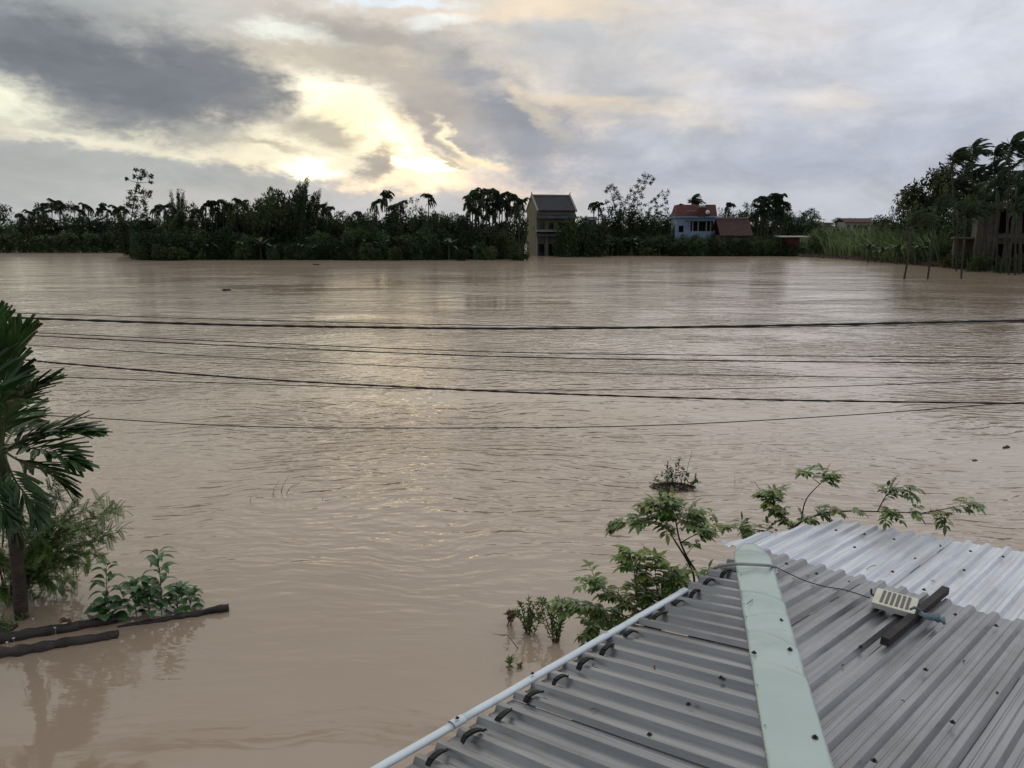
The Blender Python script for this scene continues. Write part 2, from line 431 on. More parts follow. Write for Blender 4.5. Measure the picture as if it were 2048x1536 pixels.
def sheet(name, O, A, U, s0, s1, tlo, thi, material, parent, lift=0.0, phase=0.0, seamlift=.007):
    """corrugated sheet: ribs run along U; s = distance across the ribs"""
    n0 = A.cross(U).normalized()
    if n0.z < 0: n0 = -n0
    cols = [(s0, 0.0)]
    k0 = math.floor((s0 - phase) / PITCHR) - 1
    for k in range(k0, k0 + int((s1 - s0) / PITCHR) + 4):
        for (ds, h) in PROF[:-1]:
            s = phase + k * PITCHR + ds
            if s0 - 1e-6 <= s <= s1 + 1e-6: cols.append((s, h))
    mb = MB(); rows = 7; vs = []; cols = [c for c in cols if thi(c[0]) > tlo(c[0]) + .01]
    if len(cols) < 2: return None
    for (s, h) in cols:
        ta, tb = tlo(s), thi(s)
        lf = lift + seamlift * max(0, 1 - (s1 - s) / .10)       # last rib laps over the neighbour
        for r in range(rows):
            t = ta + (tb - ta) * r / (rows - 1)
            vs.append(O + A * s + U * t + n0 * (h + lf + .0022 * math.sin(t * 2.1 + s * 1.3)))
    fs = []
    for i in range(len(cols) - 1):
        for r in range(rows - 1):
            a = i * rows + r; fs.append((a, a + 1, a + rows + 1, a + rows))
    mb.add(vs, fs)
    o = mb.build(name, material, parent)
    so = o.modifiers.new('solid', 'SOLIDIFY'); so.thickness = .0016; so.offset = 0
    return o
house = empty('tin_roof_house', (C.x, C.y, 0), 'low house with grey corrugated tin hip roof and mint green hip flashing', 'house')
def hp(o):
    if o: o.matrix_parent_inverse = Matrix.Translation(-Vector(house.location))
    return o
def rooflay(O, A, U, smin, smax, off, lo, hi, m):
    ed = [smin] + [x for x in [off + k for k in range(-9, 12)] if smin + .05 < x < smax - .05] + [smax]
    for i in range(len(ed) - 1):
        hp(sheet('roof_sheet', O, A, U, ed[i], ed[i + 1] + .012, lo, lambda s: min(hi(s), 6.0), m, house, lift=.0015 * (i % 2), phase=off))
sm = (onL(1257.5, 1247.1) - C).dot(A_L)
lo_L = cutline(C, A_L, U_L, a0, E); hi_L = cutline(C, A_L, U_L, C, Hn)
rooflay(C, A_L, U_L, -.06, 4.6, sm, lo_L, hi_L, M['tinL'])
sr = (onR(1723.4, 1166.6) - C).dot(A_R)
lo_R = cutline(C, A_R, U_R, PE, ER); hi_R = cutline(C, A_R, U_R, C, Hn)
rooflay(C, A_R, U_R, .0, 5.2, sr, lo_R, hi_R, M['tinR'])
print('seams', sm, sr, 'seam3 L', (onL(1380.5, 1168) - C).dot(A_L), (onL(1026, 1393.6) - C).dot(A_L))
# hip flashing: creased painted sheet with wrinkles
M['mint'] = mat('mint_paint', (.43, .53, .50), .30, metal=.15, spec=.5, var=.05, vscale=1.2, bump=.12, bscale=6, col2=(.37, .44, .41), c2=(.48, .75), rvar=.10)
HZv = Vector((0, 0, 1)); Hs = Hn.cross(HZv).normalized(); Hs = Hs if Hs.x > 0 else -Hs
sl_l = abs(N_L.dot(-Hs)) / N_L.z; sl_r = abs(N_R.dot(Hs)) / N_R.z
HWD = .121
def flash_pt(a, w):
    """a = plan metres down from the corner, w = -1..1 across"""
    hw = HWD * (1 if a > .14 else .35 + .65 * max(0, (a + .08)) / .22)
    z = .044 - abs(w) ** 1.3 * hw * (sl_l if w < 0 else sl_r) * .8
    zz = 0
    for (ac, amp, sl_, wd) in ((.16, .006, .2, .05), (.95, .010, .35, .06), (1.08, -.004, .1, .07), (1.22, .008, -.35, .05), (1.5, .007, .5, .05), (1.62, -.003, -.3, .06), (1.85, .006, .3, .06), (2.6, .004, .2, .1)):
        zz += 2.2 * amp * math.exp(-((a - ac - sl_ * w * .16) / wd) ** 2) * (1 - .5 * w * w)
    zz += .004 * noise.noise(Vector((a * 2.2, w * 1.1, 3.1)))
    return C + Hn * a + Hs * (w * hw) + Vector((0, 0, z + zz))
mb = MB(); na, nw = 190, 14; vs = []
for i in range(na + 1):
    for j in range(nw + 1): vs.append(flash_pt(-.08 + 4.6 * i / na, -1 + 2 * j / nw))
mb.add(vs, [(i * (nw + 1) + j, i * (nw + 1) + j + 1, (i + 1) * (nw + 1) + j + 1, (i + 1) * (nw + 1) + j) for i in range(na) for j in range(nw)])
fl = hp(mb.build('hip_flashing', M['mint'], house, smooth=True)); so = fl.modifiers.new('s', 'SOLIDIFY'); so.thickness = .0015; so.offset = 1
tag(fl, 'mint green painted hip flashing, creased')
# eave trim: pale blue-white half pipe in two lengths with an overlapping sleeve
M['trim'] = mat('pale_trim', (.66, .75, .79), .32, metal=.1, var=.06, vscale=3, col2=(.50, .58, .62), c2=(.55, .8), rvar=.08)
def halfpipe(name, p0, p1, r, lift=0.0):
    mb = MB(); n = 10; d = (p1 - p0).normalized(); side = d.cross(Vector((0, 0, 1))).normalized(); up = side.cross(d)
    vs = []
    for i in range(13):
        p = p0.lerp(p1, i / 12)
        for k in range(n + 1):
            w = -.5 + 1.35 * math.pi * k / n
            vs.append(p + side * math.cos(w) * r + up * (math.sin(w) * r * .62 + lift + .0015 * math.sin(i * 2.2)))
    mb.add(vs, [(i * (n + 1) + k, i * (n + 1) + k + 1, (i + 1) * (n + 1) + k + 1, (i + 1) * (n + 1) + k) for i in range(12) for k in range(n)])
    o = hp(mb.build(name, M['trim'], house, smooth=True)); so = o.modifiers.new('s', 'SOLIDIFY'); so.thickness = .0015; return o
TP = a0 + Vector((0, 0, .03))
def ontrim(u, v): return onplane(u, v, TP, N_L, 0)
t1, t2, t3 = ontrim(1371, 1180), ontrim(915, 1444), ontrim(620, 1615)
halfpipe('eave_trim', t2 - (t1 - t2).normalized() * .02, t1, .0215)
halfpipe('eave_trim', t3 + (t3 - t2).normalized() * .9, t2 + (t1 - t2).normalized() * .02, .0215, -.003)
halfpipe('trim_sleeve', t2 - (t1 - t2).normalized() * .035, t2 + (t1 - t2).normalized() * .035, .026, .001)
# fixings
mb = MB()
mb.tube([(0, 0, 0), (0, 0, .003)], [.013, .013], 12); mb.tube([(0, 0, .003), (0, 0, .011)], [.0062, .0055], 6)
screw_me = mb.mesh('roof_screw', M['black'])
mb = MB(); mb.tube([(0, 0, 0), (0, 0, .003)], [.0045, .0035], 8); rivet_me = mb.mesh('rivet', mat('rivet_steel', (.25, .27, .27), .4, metal=.6))
def fix(me, p, n, name, parent, inv=True, sc=1.0):
    o = part(name, me, parent, p); o.rotation_euler = n.to_track_quat('Z', 'Y').to_euler(); o.scale = (sc,) * 3
    o.matrix_parent_inverse = Matrix.Translation(-Vector(parent.location)); return o
for (u, v) in ((1442, 1356), (1377, 1409), (1299, 1470), (1299, 1241)): fix(screw_me, onL(u, v, .026), N_L, 'roof_screw', house)
for (u, v) in ((1573, 1128), (1633, 1148), (1698, 1165), (1911, 1230), (1992, 1252), (1722, 1294), (1851, 1340), (1994, 1388), (1848, 1180), (1748, 1522), (1905, 1445)): fix(screw_me, onR(u, v, .026), N_R, 'roof_screw', house)
HP = C + Vector((0, 0, .045)); HNm = Hs.cross(Hn).normalized(); HNm = HNm if HNm.z > 0 else -HNm
for (u, v) in ((1493, 1106), (1515, 1110), (1508, 1306), (1562, 1241), (1580, 1299), (1630, 1475)): fix(screw_me, onplane(u, v, HP, HNm, -.003), HNm, 'roof_screw', house)
for (u, v) in ((1482, 1149), (1546, 1162), (1485, 1188), (1556, 1210), (1493, 1233), (1498, 1267), (1514, 1370), (1605, 1376), (1530, 1451), (1569, 1262), (1488, 1207), (1594, 1335), (1650, 1520)): fix(rivet_me, onplane(u, v, HP, HNm, -.008), HNm, 'rivet', house)
for (u, v) in ((1065, 1357), (1211, 1269), (1350, 1187), (915, 1447)):
    fix(screw_me, ontrim(u, v) + Vector((0, 0, .027)), (Vector((0, 0, 1)) - G * .3).normalized(), 'trim_screw', house, sc=.8)
# black straps hooked over the ribs along the eave
mb = MB(); vs = []; n = 9
for i in range(n):
    t = -1 + 2 * i / (n - 1); x = t * .052; z = .022 * (1 - t * t) - (.012 if i == 0 else 0); wd = .014 * (1 - .3 * max(0, t))
    for (sy, sz) in ((-1, -.005), (1, -.005), (1, .005), (-1, .005)): vs.append((x, sy * wd + .012 * t * t, z + sz))
fs = [(a * 4 + k, a * 4 + (k + 1) % 4, a * 4 + 4 + (k + 1) % 4, a * 4 + 4 + k) for a in range(n - 1) for k in range(4)] + [(3, 2, 1, 0), ((n - 1) * 4, (n - 1) * 4 + 1, (n - 1) * 4 + 2, (n - 1) * 4 + 3)]
mb.add(vs, fs); mb.tube([(.052, .012, 0), (.066, .018, -.004), (.070, .020, -.012)], [.006, .005, .003], 5)
mb.box((-.03, .004, .016), (.018, .024, .007))
hook_me = mb.mesh('rib_strap', mat('strap_rubber', (.012, .015, .013), .6, spec=.3, var=.3, vscale=40, bump=.4, bscale=80))
for i, (u, v) in enumerate(((877, 1515), (948, 1472), (1011, 1432), (1069, 1393), (1123, 1360), (1173, 1327), (1218, 1298), (1262, 1270), (1322, 1232), (1357, 1208), (1393, 1187), (1420, 1166), (1455, 1147), (800, 1562))):
    p = onL(u, v, .028); o = part('rib_strap', hook_me, house, p)
    Xd = (E + G * .10).normalized(); Z = N_L; Y = Z.cross(Xd).normalized(); Xd = Y.cross(Z)
    rg = random.Random(i); o.rotation_euler = (Matrix((Xd, Y, Z)).transposed() @ Matrix.Rotation(rg.uniform(-.22, .22), 3, 'Z')).to_euler(); k = rg.uniform(.85, 1.1); o.scale = (k, k, rg.uniform(.8, 1.15))
    o.matrix_parent_inverse = Matrix.Translation(-Vector(house.location))
# walls below the roof
M['plaster'] = mat('stained_plaster', (.42, .38, .31), .85, vscale=1.2, var=.2, bump=.3)
mb = MB()
Cf = Vector((C.x, C.y, 0)); ERf = Vector((ER.x, ER.y, 0)).normalized()
c1 = Cf - E * .45 + G * .32
def wallseg(p, q, z0, z1, th):
    d = (q - p); L = d.length; d.normalize(); ang = math.atan2(d.y, d.x)
    mid = (p + q) / 2; mb.box((mid.x, mid.y, (z0 + z1) / 2), (L, th, z1 - z0), Matrix.Rotation(ang, 3, 'Z'))
wallseg(c1 + E * .07, c1 - E * 4.7, -2.2, EZ - .02, .14); wallseg(c1 + ERf * .072, c1 + ERf * 4.9, -2.2, EZ - .12, .14)
hp(mb.build('wall', M['plaster'], house))
# steel purlins under the eaves
mb = MB(); q = a0 + G * .06 + Vector((0, 0, -.035)); kC = (C - a0).dot(E)
mb.tube([q + E * (kC - .1), q - E * 2.6], .025, 4)
hp(mb.build('purlin', M['steel'], house))
mb = MB(); q = PE - Vector((ERf.y, -ERf.x, 0)) * -.06 + Vector((0, 0, -.035)); mb.tube([q, q + ER * 5.0], .025, 4)
hp(mb.build('purlin', M['steel'], house))

# ------------------------------------------------------------------ brighter awning beyond the back eave
AW = PE - Vector((0, 0, .07)); AAZ = math.atan2(-U_R.x, -U_R.y); ASL = -.075
U_A = Vector((math.sin(AAZ), math.cos(AAZ), ASL)).normalized()
N_A = ER.cross(U_A).normalized(); N_A = N_A if N_A.z > 0 else -N_A
A_A = U_A.cross(N_A).normalized(); A_A = A_A if A_A.x > 0 else -A_A
def onA(u, v, off=0): return onplane(u, v, AW, N_A, off)
tipA, topA, endA = onA(1440, 1087), onA(1676, 1044), onA(2048, 1104)
def st(p): return (p - AW).dot(A_A), (p - AW).dot(U_A)
(s_a, t_a), (s_b, t_b), (s_c, t_c) = st(tipA), st(topA), st(endA)
print('awning', (s_a, t_a), (s_b, t_b), (s_c, t_c))
awn = empty('tin_awning', (AW.x, AW.y, 0), 'bright zinc corrugated awning reaching out beyond the grey roof', 'awning')
def afun(s):
    return t_a + (t_b - t_a) * (s - s_a) / (s_b - s_a) if s < s_b else t_b + (t_c - t_b) * (s - s_b) / (s_c - s_b)
under = cutline(AW, A_A, U_A, AW, ER)
cutn = cutline(AW, A_A, U_A, tipA, onA(1500, 1112) - tipA)
sA = st(onA(1843, 1130))[0]; ed = [s_a] + [x for x in [sA + k for k in range(-6, 8)] if s_a + .1 < x < s_c + 1.5] + [s_c + 1.6]
inv = Matrix.Translation(-Vector(awn.location))
for i in range(len(ed) - 1):
    o = sheet('awning_sheet', AW, A_A, U_A, ed[i], ed[i + 1] + .012, lambda s: max(under(s) - .22, cutn(s)), afun, M['zinc'], awn, lift=.0015 * (i % 2), phase=sA)
    if o: o.matrix_parent_inverse = inv
for (u, v) in ((1497, 1070), (1552, 1061), (1672, 1061), (1729, 1069), (1709, 1095), (1788, 1079), (1831, 1118), (1785, 1144), (1880, 1092), (1928, 1141), (1941, 1103), (2006, 1114)):
    fix(screw_me, onA(u, v, .026), N_A, 'roof_screw', awn)
dst = mat('awning_steel', (.07, .065, .06), .6, metal=.4)
def apt(s, back=.25, dz=-.03): return AW + A_A * s + U_A * (afun(s) - back) + Vector((0, 0, dz))
for s in (s_b + .1, (s_b + s_c) / 2, s_c + .6):
    mb = MB(); p = apt(s); mb.tube([Vector((p.x, p.y, -2.2)), p], .035, 8); mb.build('post', dst, awn).matrix_parent_inverse = inv
mb = MB(); mb.tube([apt(s_b + (s_c + 1.5 - s_b) * k / 6) for k in range(7)], .022, 4); mb.build('rail', dst, awn).matrix_parent_inverse = inv

# ------------------------------------------------------------------ things on the roof
# black timber batten
M['batten'] = mat('old_batten', (.028, .024, .022), .8, var=.45, vscale=6, bump=.6, bscale=25, col2=(.07, .06, .052), c2=(.6, .8))
p0 = onR(1769, 1283, .055); p1 = onR(1891, 1180, .055)
d = (p1 - p0).normalized(); sd_ = d.cross(N_R).normalized(); up_ = sd_.cross(d)
mb = MB(); vs = []
for i in range(9):
    p = p0.lerp(p1, i / 8) + up_ * .001 * math.sin(i * 1.9)
    for (a, b) in ((-.021, -.022), (.021, -.022), (.022, .021), (-.020, .022)): vs.append(p + sd_ * (a + .0012 * math.sin(i * 2.7 + b * 99)) + up_ * b)
mb.add(vs, [(a * 4 + k, a * 4 + (k + 1) % 4, a * 4 + 4 + (k + 1) % 4, a * 4 + 4 + k) for a in range(8) for k in range(4)] + [(3, 2, 1, 0), (32, 33, 34, 35)])
tag(mb.build('timber_batten', M['batten']), 'dark weathered square batten lying along the tin ribs', 'batten')
# solar flood-light panel
P4 = [onR(1761, 1177, .095), onR(1843, 1199, .09), onR(1824, 1227, .08), onR(1737, 1202, .08)]
cc = sum(P4, Vector()) / 4; X = ((P4[1] - P4[0]) + (P4[2] - P4[3])); LX = X.length / 2; X.normalize()
Yv = ((P4[0] - P4[3]) + (P4[1] - P4[2])); LY = Yv.length / 2; Zv = X.cross(Yv).normalized(); Yv = Zv.cross(X)
if Zv.z < 0: Zv = -Zv
print('panel', LX, LY)
RM = Matrix((X, Yv, Zv)).transposed()
pan = empty('solar_panel', cc, 'small cream framed solar lamp panel with six dark cells on tin roof', 'solar panel')
pan.rotation_euler = RM.to_euler()
M['cream'] = mat('cream_plastic', (.62, .60, .47), .45, var=.10, vscale=8, col2=(.52, .47, .30), c2=(.55, .8))
M['grey_plastic'] = mat('grey_plastic', (.50, .50, .46), .5, var=.08, vscale=8)
M['cell'] = mat('solar_cell', (.035, .032, .028), .3, var=.3, vscale=60, stretch=(8, 1, 1))
mb = MB(); hx, hy = LX / 2, LY / 2; T_ = .034
ring = lambda x, y, z, r: [(sx * (x - r) + r * math.cos(a) , sy * (y - r) + r * math.sin(a), z) for (sx, sy, a0) in ((1, 1, 0), (-1, 1, 90), (-1, -1, 180), (1, -1, 270)) for a in (R(a0), R(a0 + 45), R(a0 + 90))]
rs = [ring(hx, hy, -.004, .012), ring(hx, hy, -.03, .012), ring(hx - .012, hy - .012, -T_, .01)]
vs = sum(rs, []); fs = [(r * 12 + k, (r + 1) * 12 + k, (r + 1) * 12 + (k + 1) % 12, r * 12 + (k + 1) % 12) for r in range(2) for k in range(12)] + [tuple(range(24, 36))]
mb.add(vs, fs); mb.build('housing', M['grey_plastic'], pan)
mb = MB(); rs = [ring(hx, hy, -.0035, .012), ring(hx, hy, 0, .012), ring(hx - .006, hy - .006, .002, .01)]
mb.add(sum(rs, []), [(r * 12 + k, r * 12 + (k + 1) % 12, (r + 1) * 12 + (k + 1) % 12, (r + 1) * 12 + k) for r in range(2) for k in range(12)] + [tuple(range(24, 36))]); mb.build('face_plate', M['cream'], pan)
for k in range(6):
    mb = MB(); x = -hx * .60 + k * hx * 1.2 / 5 * 1.0
    mb.box2((x - hx * .075, -hy * .78, .0022), (x + hx * .075, hy * .80, .0042)); mb.build('solar_cell', M['cell'], pan)
mb = MB(); mb.tube([(hx - .002, -hy * .6, -.015), (hx + .02, -hy * .6, -.02), (hx + .02, hy * .6, -.02), (hx - .002, hy * .6, -.015)], .005, 6); mb.build('bracket', M['black'], pan)
mb = MB(); mb.tube([(-hx, hy * .2, -.02), (-hx - .02, hy * .2, -.01), (-hx - .025, hy * .2, .02)], .006, 6); mb.build('latch', M['black'], pan)
for x in (-hx * .5, hx * .6):
    mb = MB(); mb.box((x, hy * .1, -.05), (.025, .09, .04)); mb.build('foot', M['black'], pan)
# rag tied round the batten
rg = random.Random(4); mb = MB(); vs = []; nx, ny = 22, 9
q0, q1 = onR(1835, 1231, .075), onR(1882, 1238, .045); ax = (q1 - q0); LL = ax.length; ax.normalize(); ay = ax.cross(N_R).normalized()
for i in range(nx + 1):
    t = i / nx; w = .008 + .045 * (t ** .6) * (1 - .35 * max(0, t - .8) * 5)
    for j in range(ny + 1):
        s_ = -1 + 2 * j / ny; q = q0.lerp(q1, t) + ay * s_ * w
        hgt = .022 * (1 - abs(s_) ** 3) * (1 - .4 * t) + .020 * noise.noise(Vector((t * 5, s_ * 2.6, 1))) + .006 * math.sin(s_ * 7 + t * 4)
        vs.append(q + N_R * hgt)
mb.add(vs, [(i * (ny + 1) + j, i * (ny + 1) + j + 1, (i + 1) * (ny + 1) + j + 1, (i + 1) * (ny + 1) + j) for i in range(nx) for j in range(ny)])
mb.tube([q0 - ax * .06 + N_R * .03, q0 - ax * .03 + N_R * .045, q0 + ax * .01 + N_R * .03, q0 + ax * .03 - ay * .03 + N_R * .01], [.004, .006, .008, .003], 6)
M['rag'] = mat('faded_rag', (.13, .18, .20), .85, var=.35, vscale=14, col2=(.30, .36, .38), c2=(.5, .75))
o = mb.build('rag', M['rag'], smooth=True); so = o.modifiers.new('s', 'SOLIDIFY'); so.thickness = .003
tag(o, 'crumpled blue grey rag tied beside the solar panel and batten', 'rag')
# grey conduit over the hip and thin black wire to the panel
pts = [onL(1421, 1143, -.03), onL(1432, 1135, .02), onL(1452, 1130, .05), onplane(1480, 1128, HP, HNm, .02), onplane(1515, 1129.5, HP, HNm, .02), onplane(1538, 1131, HP, HNm, .018), onR(1551, 1134, .035)]
mb = MB(); mb.tube(bez(pts, 42), .0105, 10); tag(mb.build('conduit', mat('grey_conduit', (.34, .33, .31), .5, var=.12, vscale=6), smooth=True), 'grey plastic conduit bent across the top of the mint green flashing', 'conduit')
pts = [onR(1551, 1134, .034), onR(1580, 1148, .038), onR(1612, 1162, .038), onR(1650, 1173, .038), onR(1690, 1180, .042), onR(1740, 1196, .075)]
mb = MB(); mb.tube(bez(pts, 50), .0032, 6); tag(mb.build('electric_wire', M['black'], smooth=True), 'thin black wire running from the conduit to the solar panel', 'wire')
mb = MB(); mb.tube([onA(1733, 1139, .03), onA(1741, 1133, .031), onA(1752, 1130, .03)], .0022, 5); tag(mb.build('twig', M['twig']), 'tiny dry twig lying on the bright awning', 'twig')
mb = MB(); mb.tube([onplane(1494, 1208, HP, HNm, .003), onplane(1505, 1199, HP, HNm, .003)], .0022, 5); tag(mb.build('twig', M['twig']), 'tiny dry twig lying on the mint green flashing', 'twig')

rg = random.Random(88)
for k, (u, v, fn, lab) in enumerate(((1310, 1330, onL, 'tiny dead leaf on the left roof slope near the hip flashing'), (1180, 1420, onL, 'tiny dead leaf low on the left roof slope'), (1440, 1250, onL, 'tiny dead leaf high on the left roof slope'), (1800, 1400, onR, 'tiny dead leaf on the back roof slope below the batten'), (1690, 1330, onR, 'tiny dead leaf on the back slope right of the flashing'), (1930, 1320, onR, 'tiny dead leaf on the back slope near the frame edge'), (1860, 1160, onA, 'tiny dead leaf on the bright awning above the batten'))):
    mb = MB(); p = fn(u, v, .012); mb.leaf(p, Vector((rg.uniform(-1, 1), rg.uniform(-1, 1), .05)), Vector((0, 0, 1)), rg.uniform(.022, .04), .012, .6, 4, .3)
    tag(mb.build('dead_leaf', M['leafR']), lab, 'leaf')

# ------------------------------------------------------------------ overhead cables across the view
cables = [
 ('thick twisted black power cable, the uppermost heavy line across the water', .018, 11.0, [(20, 635), (400, 648), (700, 654), (1050, 657), (1500, 652), (2048, 641)]),
 ('hair thin wire running just above the uppermost heavy cable', .0060, 11.3, [(39, 626), (500, 640), (1000, 651), (1500, 655), (2048, 645)]),
 ('medium black cable, lower of the close pair under the uppermost heavy cable', .0085, 10.6, [(42, 670), (500, 693), (1000, 713), (1500, 722), (2048, 727)]),
 ('slimmer black cable, upper of the close pair under the uppermost heavy cable', .0065, 10.7, [(45, 664), (500, 685), (1000, 704), (1500, 711), (2048, 714)]),
 ('hair thin wire between the close pair and the lower thick cable', .0055, 10.4, [(70, 691), (500, 717), (900, 737), (1300, 748), (1700, 754), (2048, 758)]),
 ('thick knotted black cable sloping down to the right, lower heavy line', .0125, 10.2, [(20, 717), (150, 729), (500, 757), (850, 776), (1100, 787), (1500, 799), (2048, 807)]),
 ('hair thin sagging wire crossing the lower thick cable near its middle', .0055, 10.0, [(120, 754), (500, 768), (900, 779), (1300, 779), (1700, 772), (2048, 757)]),
 ('slim sagging cable, the lowest line of all above the water', .0065, 9.8, [(150, 834), (500, 853), (900, 856), (1300, 851), (1700, 830), (2048, 804)]),
]
for ci, (lab, r, y, px) in enumerate(cables):
    P = [aty(u, v, y) for u, v in px]
    P = [P[0] + (P[0] - P[1]).normalized() * 12] + [P[0] + (P[0] - P[1]).normalized() * 3] + P + [P[-1] + (P[-1] - P[-2]).normalized() * 6, P[-1] + (P[-1] - P[-2]).normalized() * 20]
    pth = bez(P, 240 if r > .01 else 80)
    rg = random.Random(ci)
    mb = MB(); mb.tube(pth, [r * (1 + (.22 * math.sin(i * 1.7) if r > .008 else 0)) for i in range(len(pth))], 6, wob=.12 if r > .01 else 0, rng=rg)
    if ci == 5:
        for k in (60, 90, 120, 150, 175): mb.tube([pth[k] + Vector((0, 0, .0)), pth[k] + Vector((.12, 0, -.018)), pth[k + 1] + Vector((.1, 0, .01))], .004, 4)
    tag(mb.build('overhead_cable', M['black'], smooth=True), lab, 'cable', 'overhead cables strung across the flood water')

# ------------------------------------------------------------------ near areca palm, left
def palm_frond(mb, base, pts, nleaf, L0, w, rng, mi=0, ms=1, spread=1.0, droop=.35, start=.22):
    path = bez(pts, 28)
    mb.tube(path, [.016 * (1 - .75 * i / (len(path) - 1)) for i in range(len(path))], 5, mi=ms)
    for i in range(nleaf):
        t = start + (1 - start) * i / (nleaf - 1)
        k = t * (len(path) - 1); a = int(min(k, len(path) - 2)); p = path[a].lerp(path[a + 1], k - a)
        tan = (path[a + 1] - path[a]).normalized()
        sidev = tan.cross(Vector((0, 0, 1)))
        if sidev.length < .1: sidev = Vector((0, 1, 0))
        sidev.normalize(); nn = sidev.cross(tan).normalized()
        for sg in (-1, 1):
            ang = R(62 - 46 * t + rng.uniform(-7, 7)) * spread
            dd = tan * math.cos(ang) + sidev * sg * math.sin(ang) + nn * rng.uniform(.0, .42)
            L = L0 * (.62 + .55 * math.sin(math.pi * min(1, t * .9 + .08))) * rng.uniform(.85, 1.1)
            mb.leaf(p, dd, nn + rdir(rng) * .15, L, w * rng.uniform(.75, 1.2), droop * rng.uniform(.4, 1.5), 4, .28, mi, tip=.5, wmax=.45)
rg = random.Random(11)
bp = atz(44, 1236, 0)
Yp = bp.y
palm = empty('areca_palm', bp, 'areca palm with ringed trunk and dark fanned fronds at left edge', 'palm tree')
L_ = lambda p: p - bp
top = aty(8, 985, Yp)
trunk_pts = [Vector((0, 0, -2.2)), Vector((0, 0, -.05))] + [L_(aty(u, v, Yp)) for u, v in ((40, 1180), (34, 1120), (28, 1060))]
tp = bez(trunk_pts, 80)
mb = MB(); mb.tube(tp, [(.080 if i % 5 else .086) - .008 * i / len(tp) for i in range(len(tp))], 14, wob=.03, rng=rg)
M['trunk_near'] = mat('ringed_trunk', (.055, .040, .028), .75, var=.4, vscale=5, bump=.5, bscale=18, stretch=(1, 1, 2.5), col2=(.10, .085, .05), c2=(.58, .75))
mb.build('trunk', M['trunk_near'], palm, smooth=True)
mb = MB(); cs = bez([L_(aty(28, 1062, Yp)), L_(aty(20, 1010, Yp)), L_(aty(8, 940, Yp)), L_(aty(0, 880, Yp))], 16)
mb.tube(cs, [.082 - .040 * i / (len(cs) - 1) for i in range(len(cs))], 12)
for k in range(26):
    a = k * 2.4; p = cs[0] + Vector((math.cos(a) * .095, math.sin(a) * .095, rg.uniform(-.06, .25)))
    mb.leaf(p, Vector((math.cos(a) * .25, math.sin(a) * .25, -1)), Vector((math.cos(a), math.sin(a), .2)), rg.uniform(.15, .4), .03, .1, 3, .1)
mb.build('crownshaft', M['palmstem'], palm, smooth=True)
o0 = L_(aty(4, 900, Yp))
def fr(px, dy, n=24, L0=.42, w=.052, **k):
    n = int(n * 1.15); L0 *= 1.22; w *= 1.45
    pts = [o0] + [L_(aty(u, v, Yp + y)) for (u, v), y in zip(px, dy)]
    mb = MB(); palm_frond(mb, o0, pts, n, L0, w, rg, **k); mb.build('frond', [M['palmleaf'], M['palmstem']], palm)
fr([(0, 800), (20, 720), (40, 680)], (.0, -.1, -.2), 22, .42, spread=.8, droop=.2)
fr([(10, 830), (50, 790), (100, 765)], (-.1, -.25, -.35), 22, .30, droop=.3)
fr([(-25, 800), (-20, 720), (-10, 660)], (.1, .2, .3), 24, .50)
fr([(50, 880), (115, 865), (170, 868)], (.05, .1, .15), 24, .36, spread=.95, droop=.25)
fr([(45, 895), (100, 905), (150, 930)], (-.2, -.45, -.6), 24, .34)
fr([(45, 925), (95, 945), (130, 975)], (.2, .5, .6), 22, .32, droop=.5)
fr([(-40, 850), (-110, 840), (-180, 880)], (.1, .2, .2), 24, .42)
fr([(-50, 900), (-120, 930), (-160, 1000)], (-.2, -.5, -.6), 24, .42)
fr([(10, 850), (10, 810), (-20, 800)], (-.4, -.8, -1.1), 22, .34, droop=.7)
fr([(25, 865), (40, 840), (60, 850)], (.5, .9, 1.2), 22, .36)
fr([(30, 960), (60, 1000), (75, 1030)], (-.1, -.15, -.2), 18, .26, .04, droop=.8)
fr([(-15, 960), (0, 1010), (20, 1040)], (-.25, -.35, -.4), 18, .24, .04, droop=.8)
fr([(-30, 760), (-60, 690), (-90, 640)], (-.2, -.4, -.6), 24, .46)

# ------------------------------------------------------------------ feathery bush behind the palm
def feather_leaf(mb, p, d, L, rng, pairs=11, ll=.034, lw=.009, mi=0):
    d = d.normalized(); side = d.cross(Vector((0, 0, 1)))
    if side.length < .1: side = Vector((1, 0, 0))
    side.normalize(); up = side.cross(d); cur = p.copy(); dd = d.copy()
    for i in range(pairs):
        nx = cur + dd * (L / pairs)
        for sg in (-1, 1):
            q = (dd * .45 + side * sg + up * rng.uniform(-.25, .15)).normalized()
            mb.quad(cur, q, dd, ll * (1 - .5 * i / pairs), lw, mi)
        mb.add([cur - up * .0015, cur + up * .0015, nx + up * .001, nx - up * .001], [(0, 1, 2, 3)], mi)
        dd = (dd + Vector((0, 0, -.5 / pairs))).normalized(); cur = nx
rg = random.Random(5)
fb = atz(20, 1195, 0); bush = empty('feathery_bush', fb, 'feathery fine leaved bush spreading over the water behind the palm trunk', 'bush')
mbS, mbF = MB(), MB(); Yb = fb.y
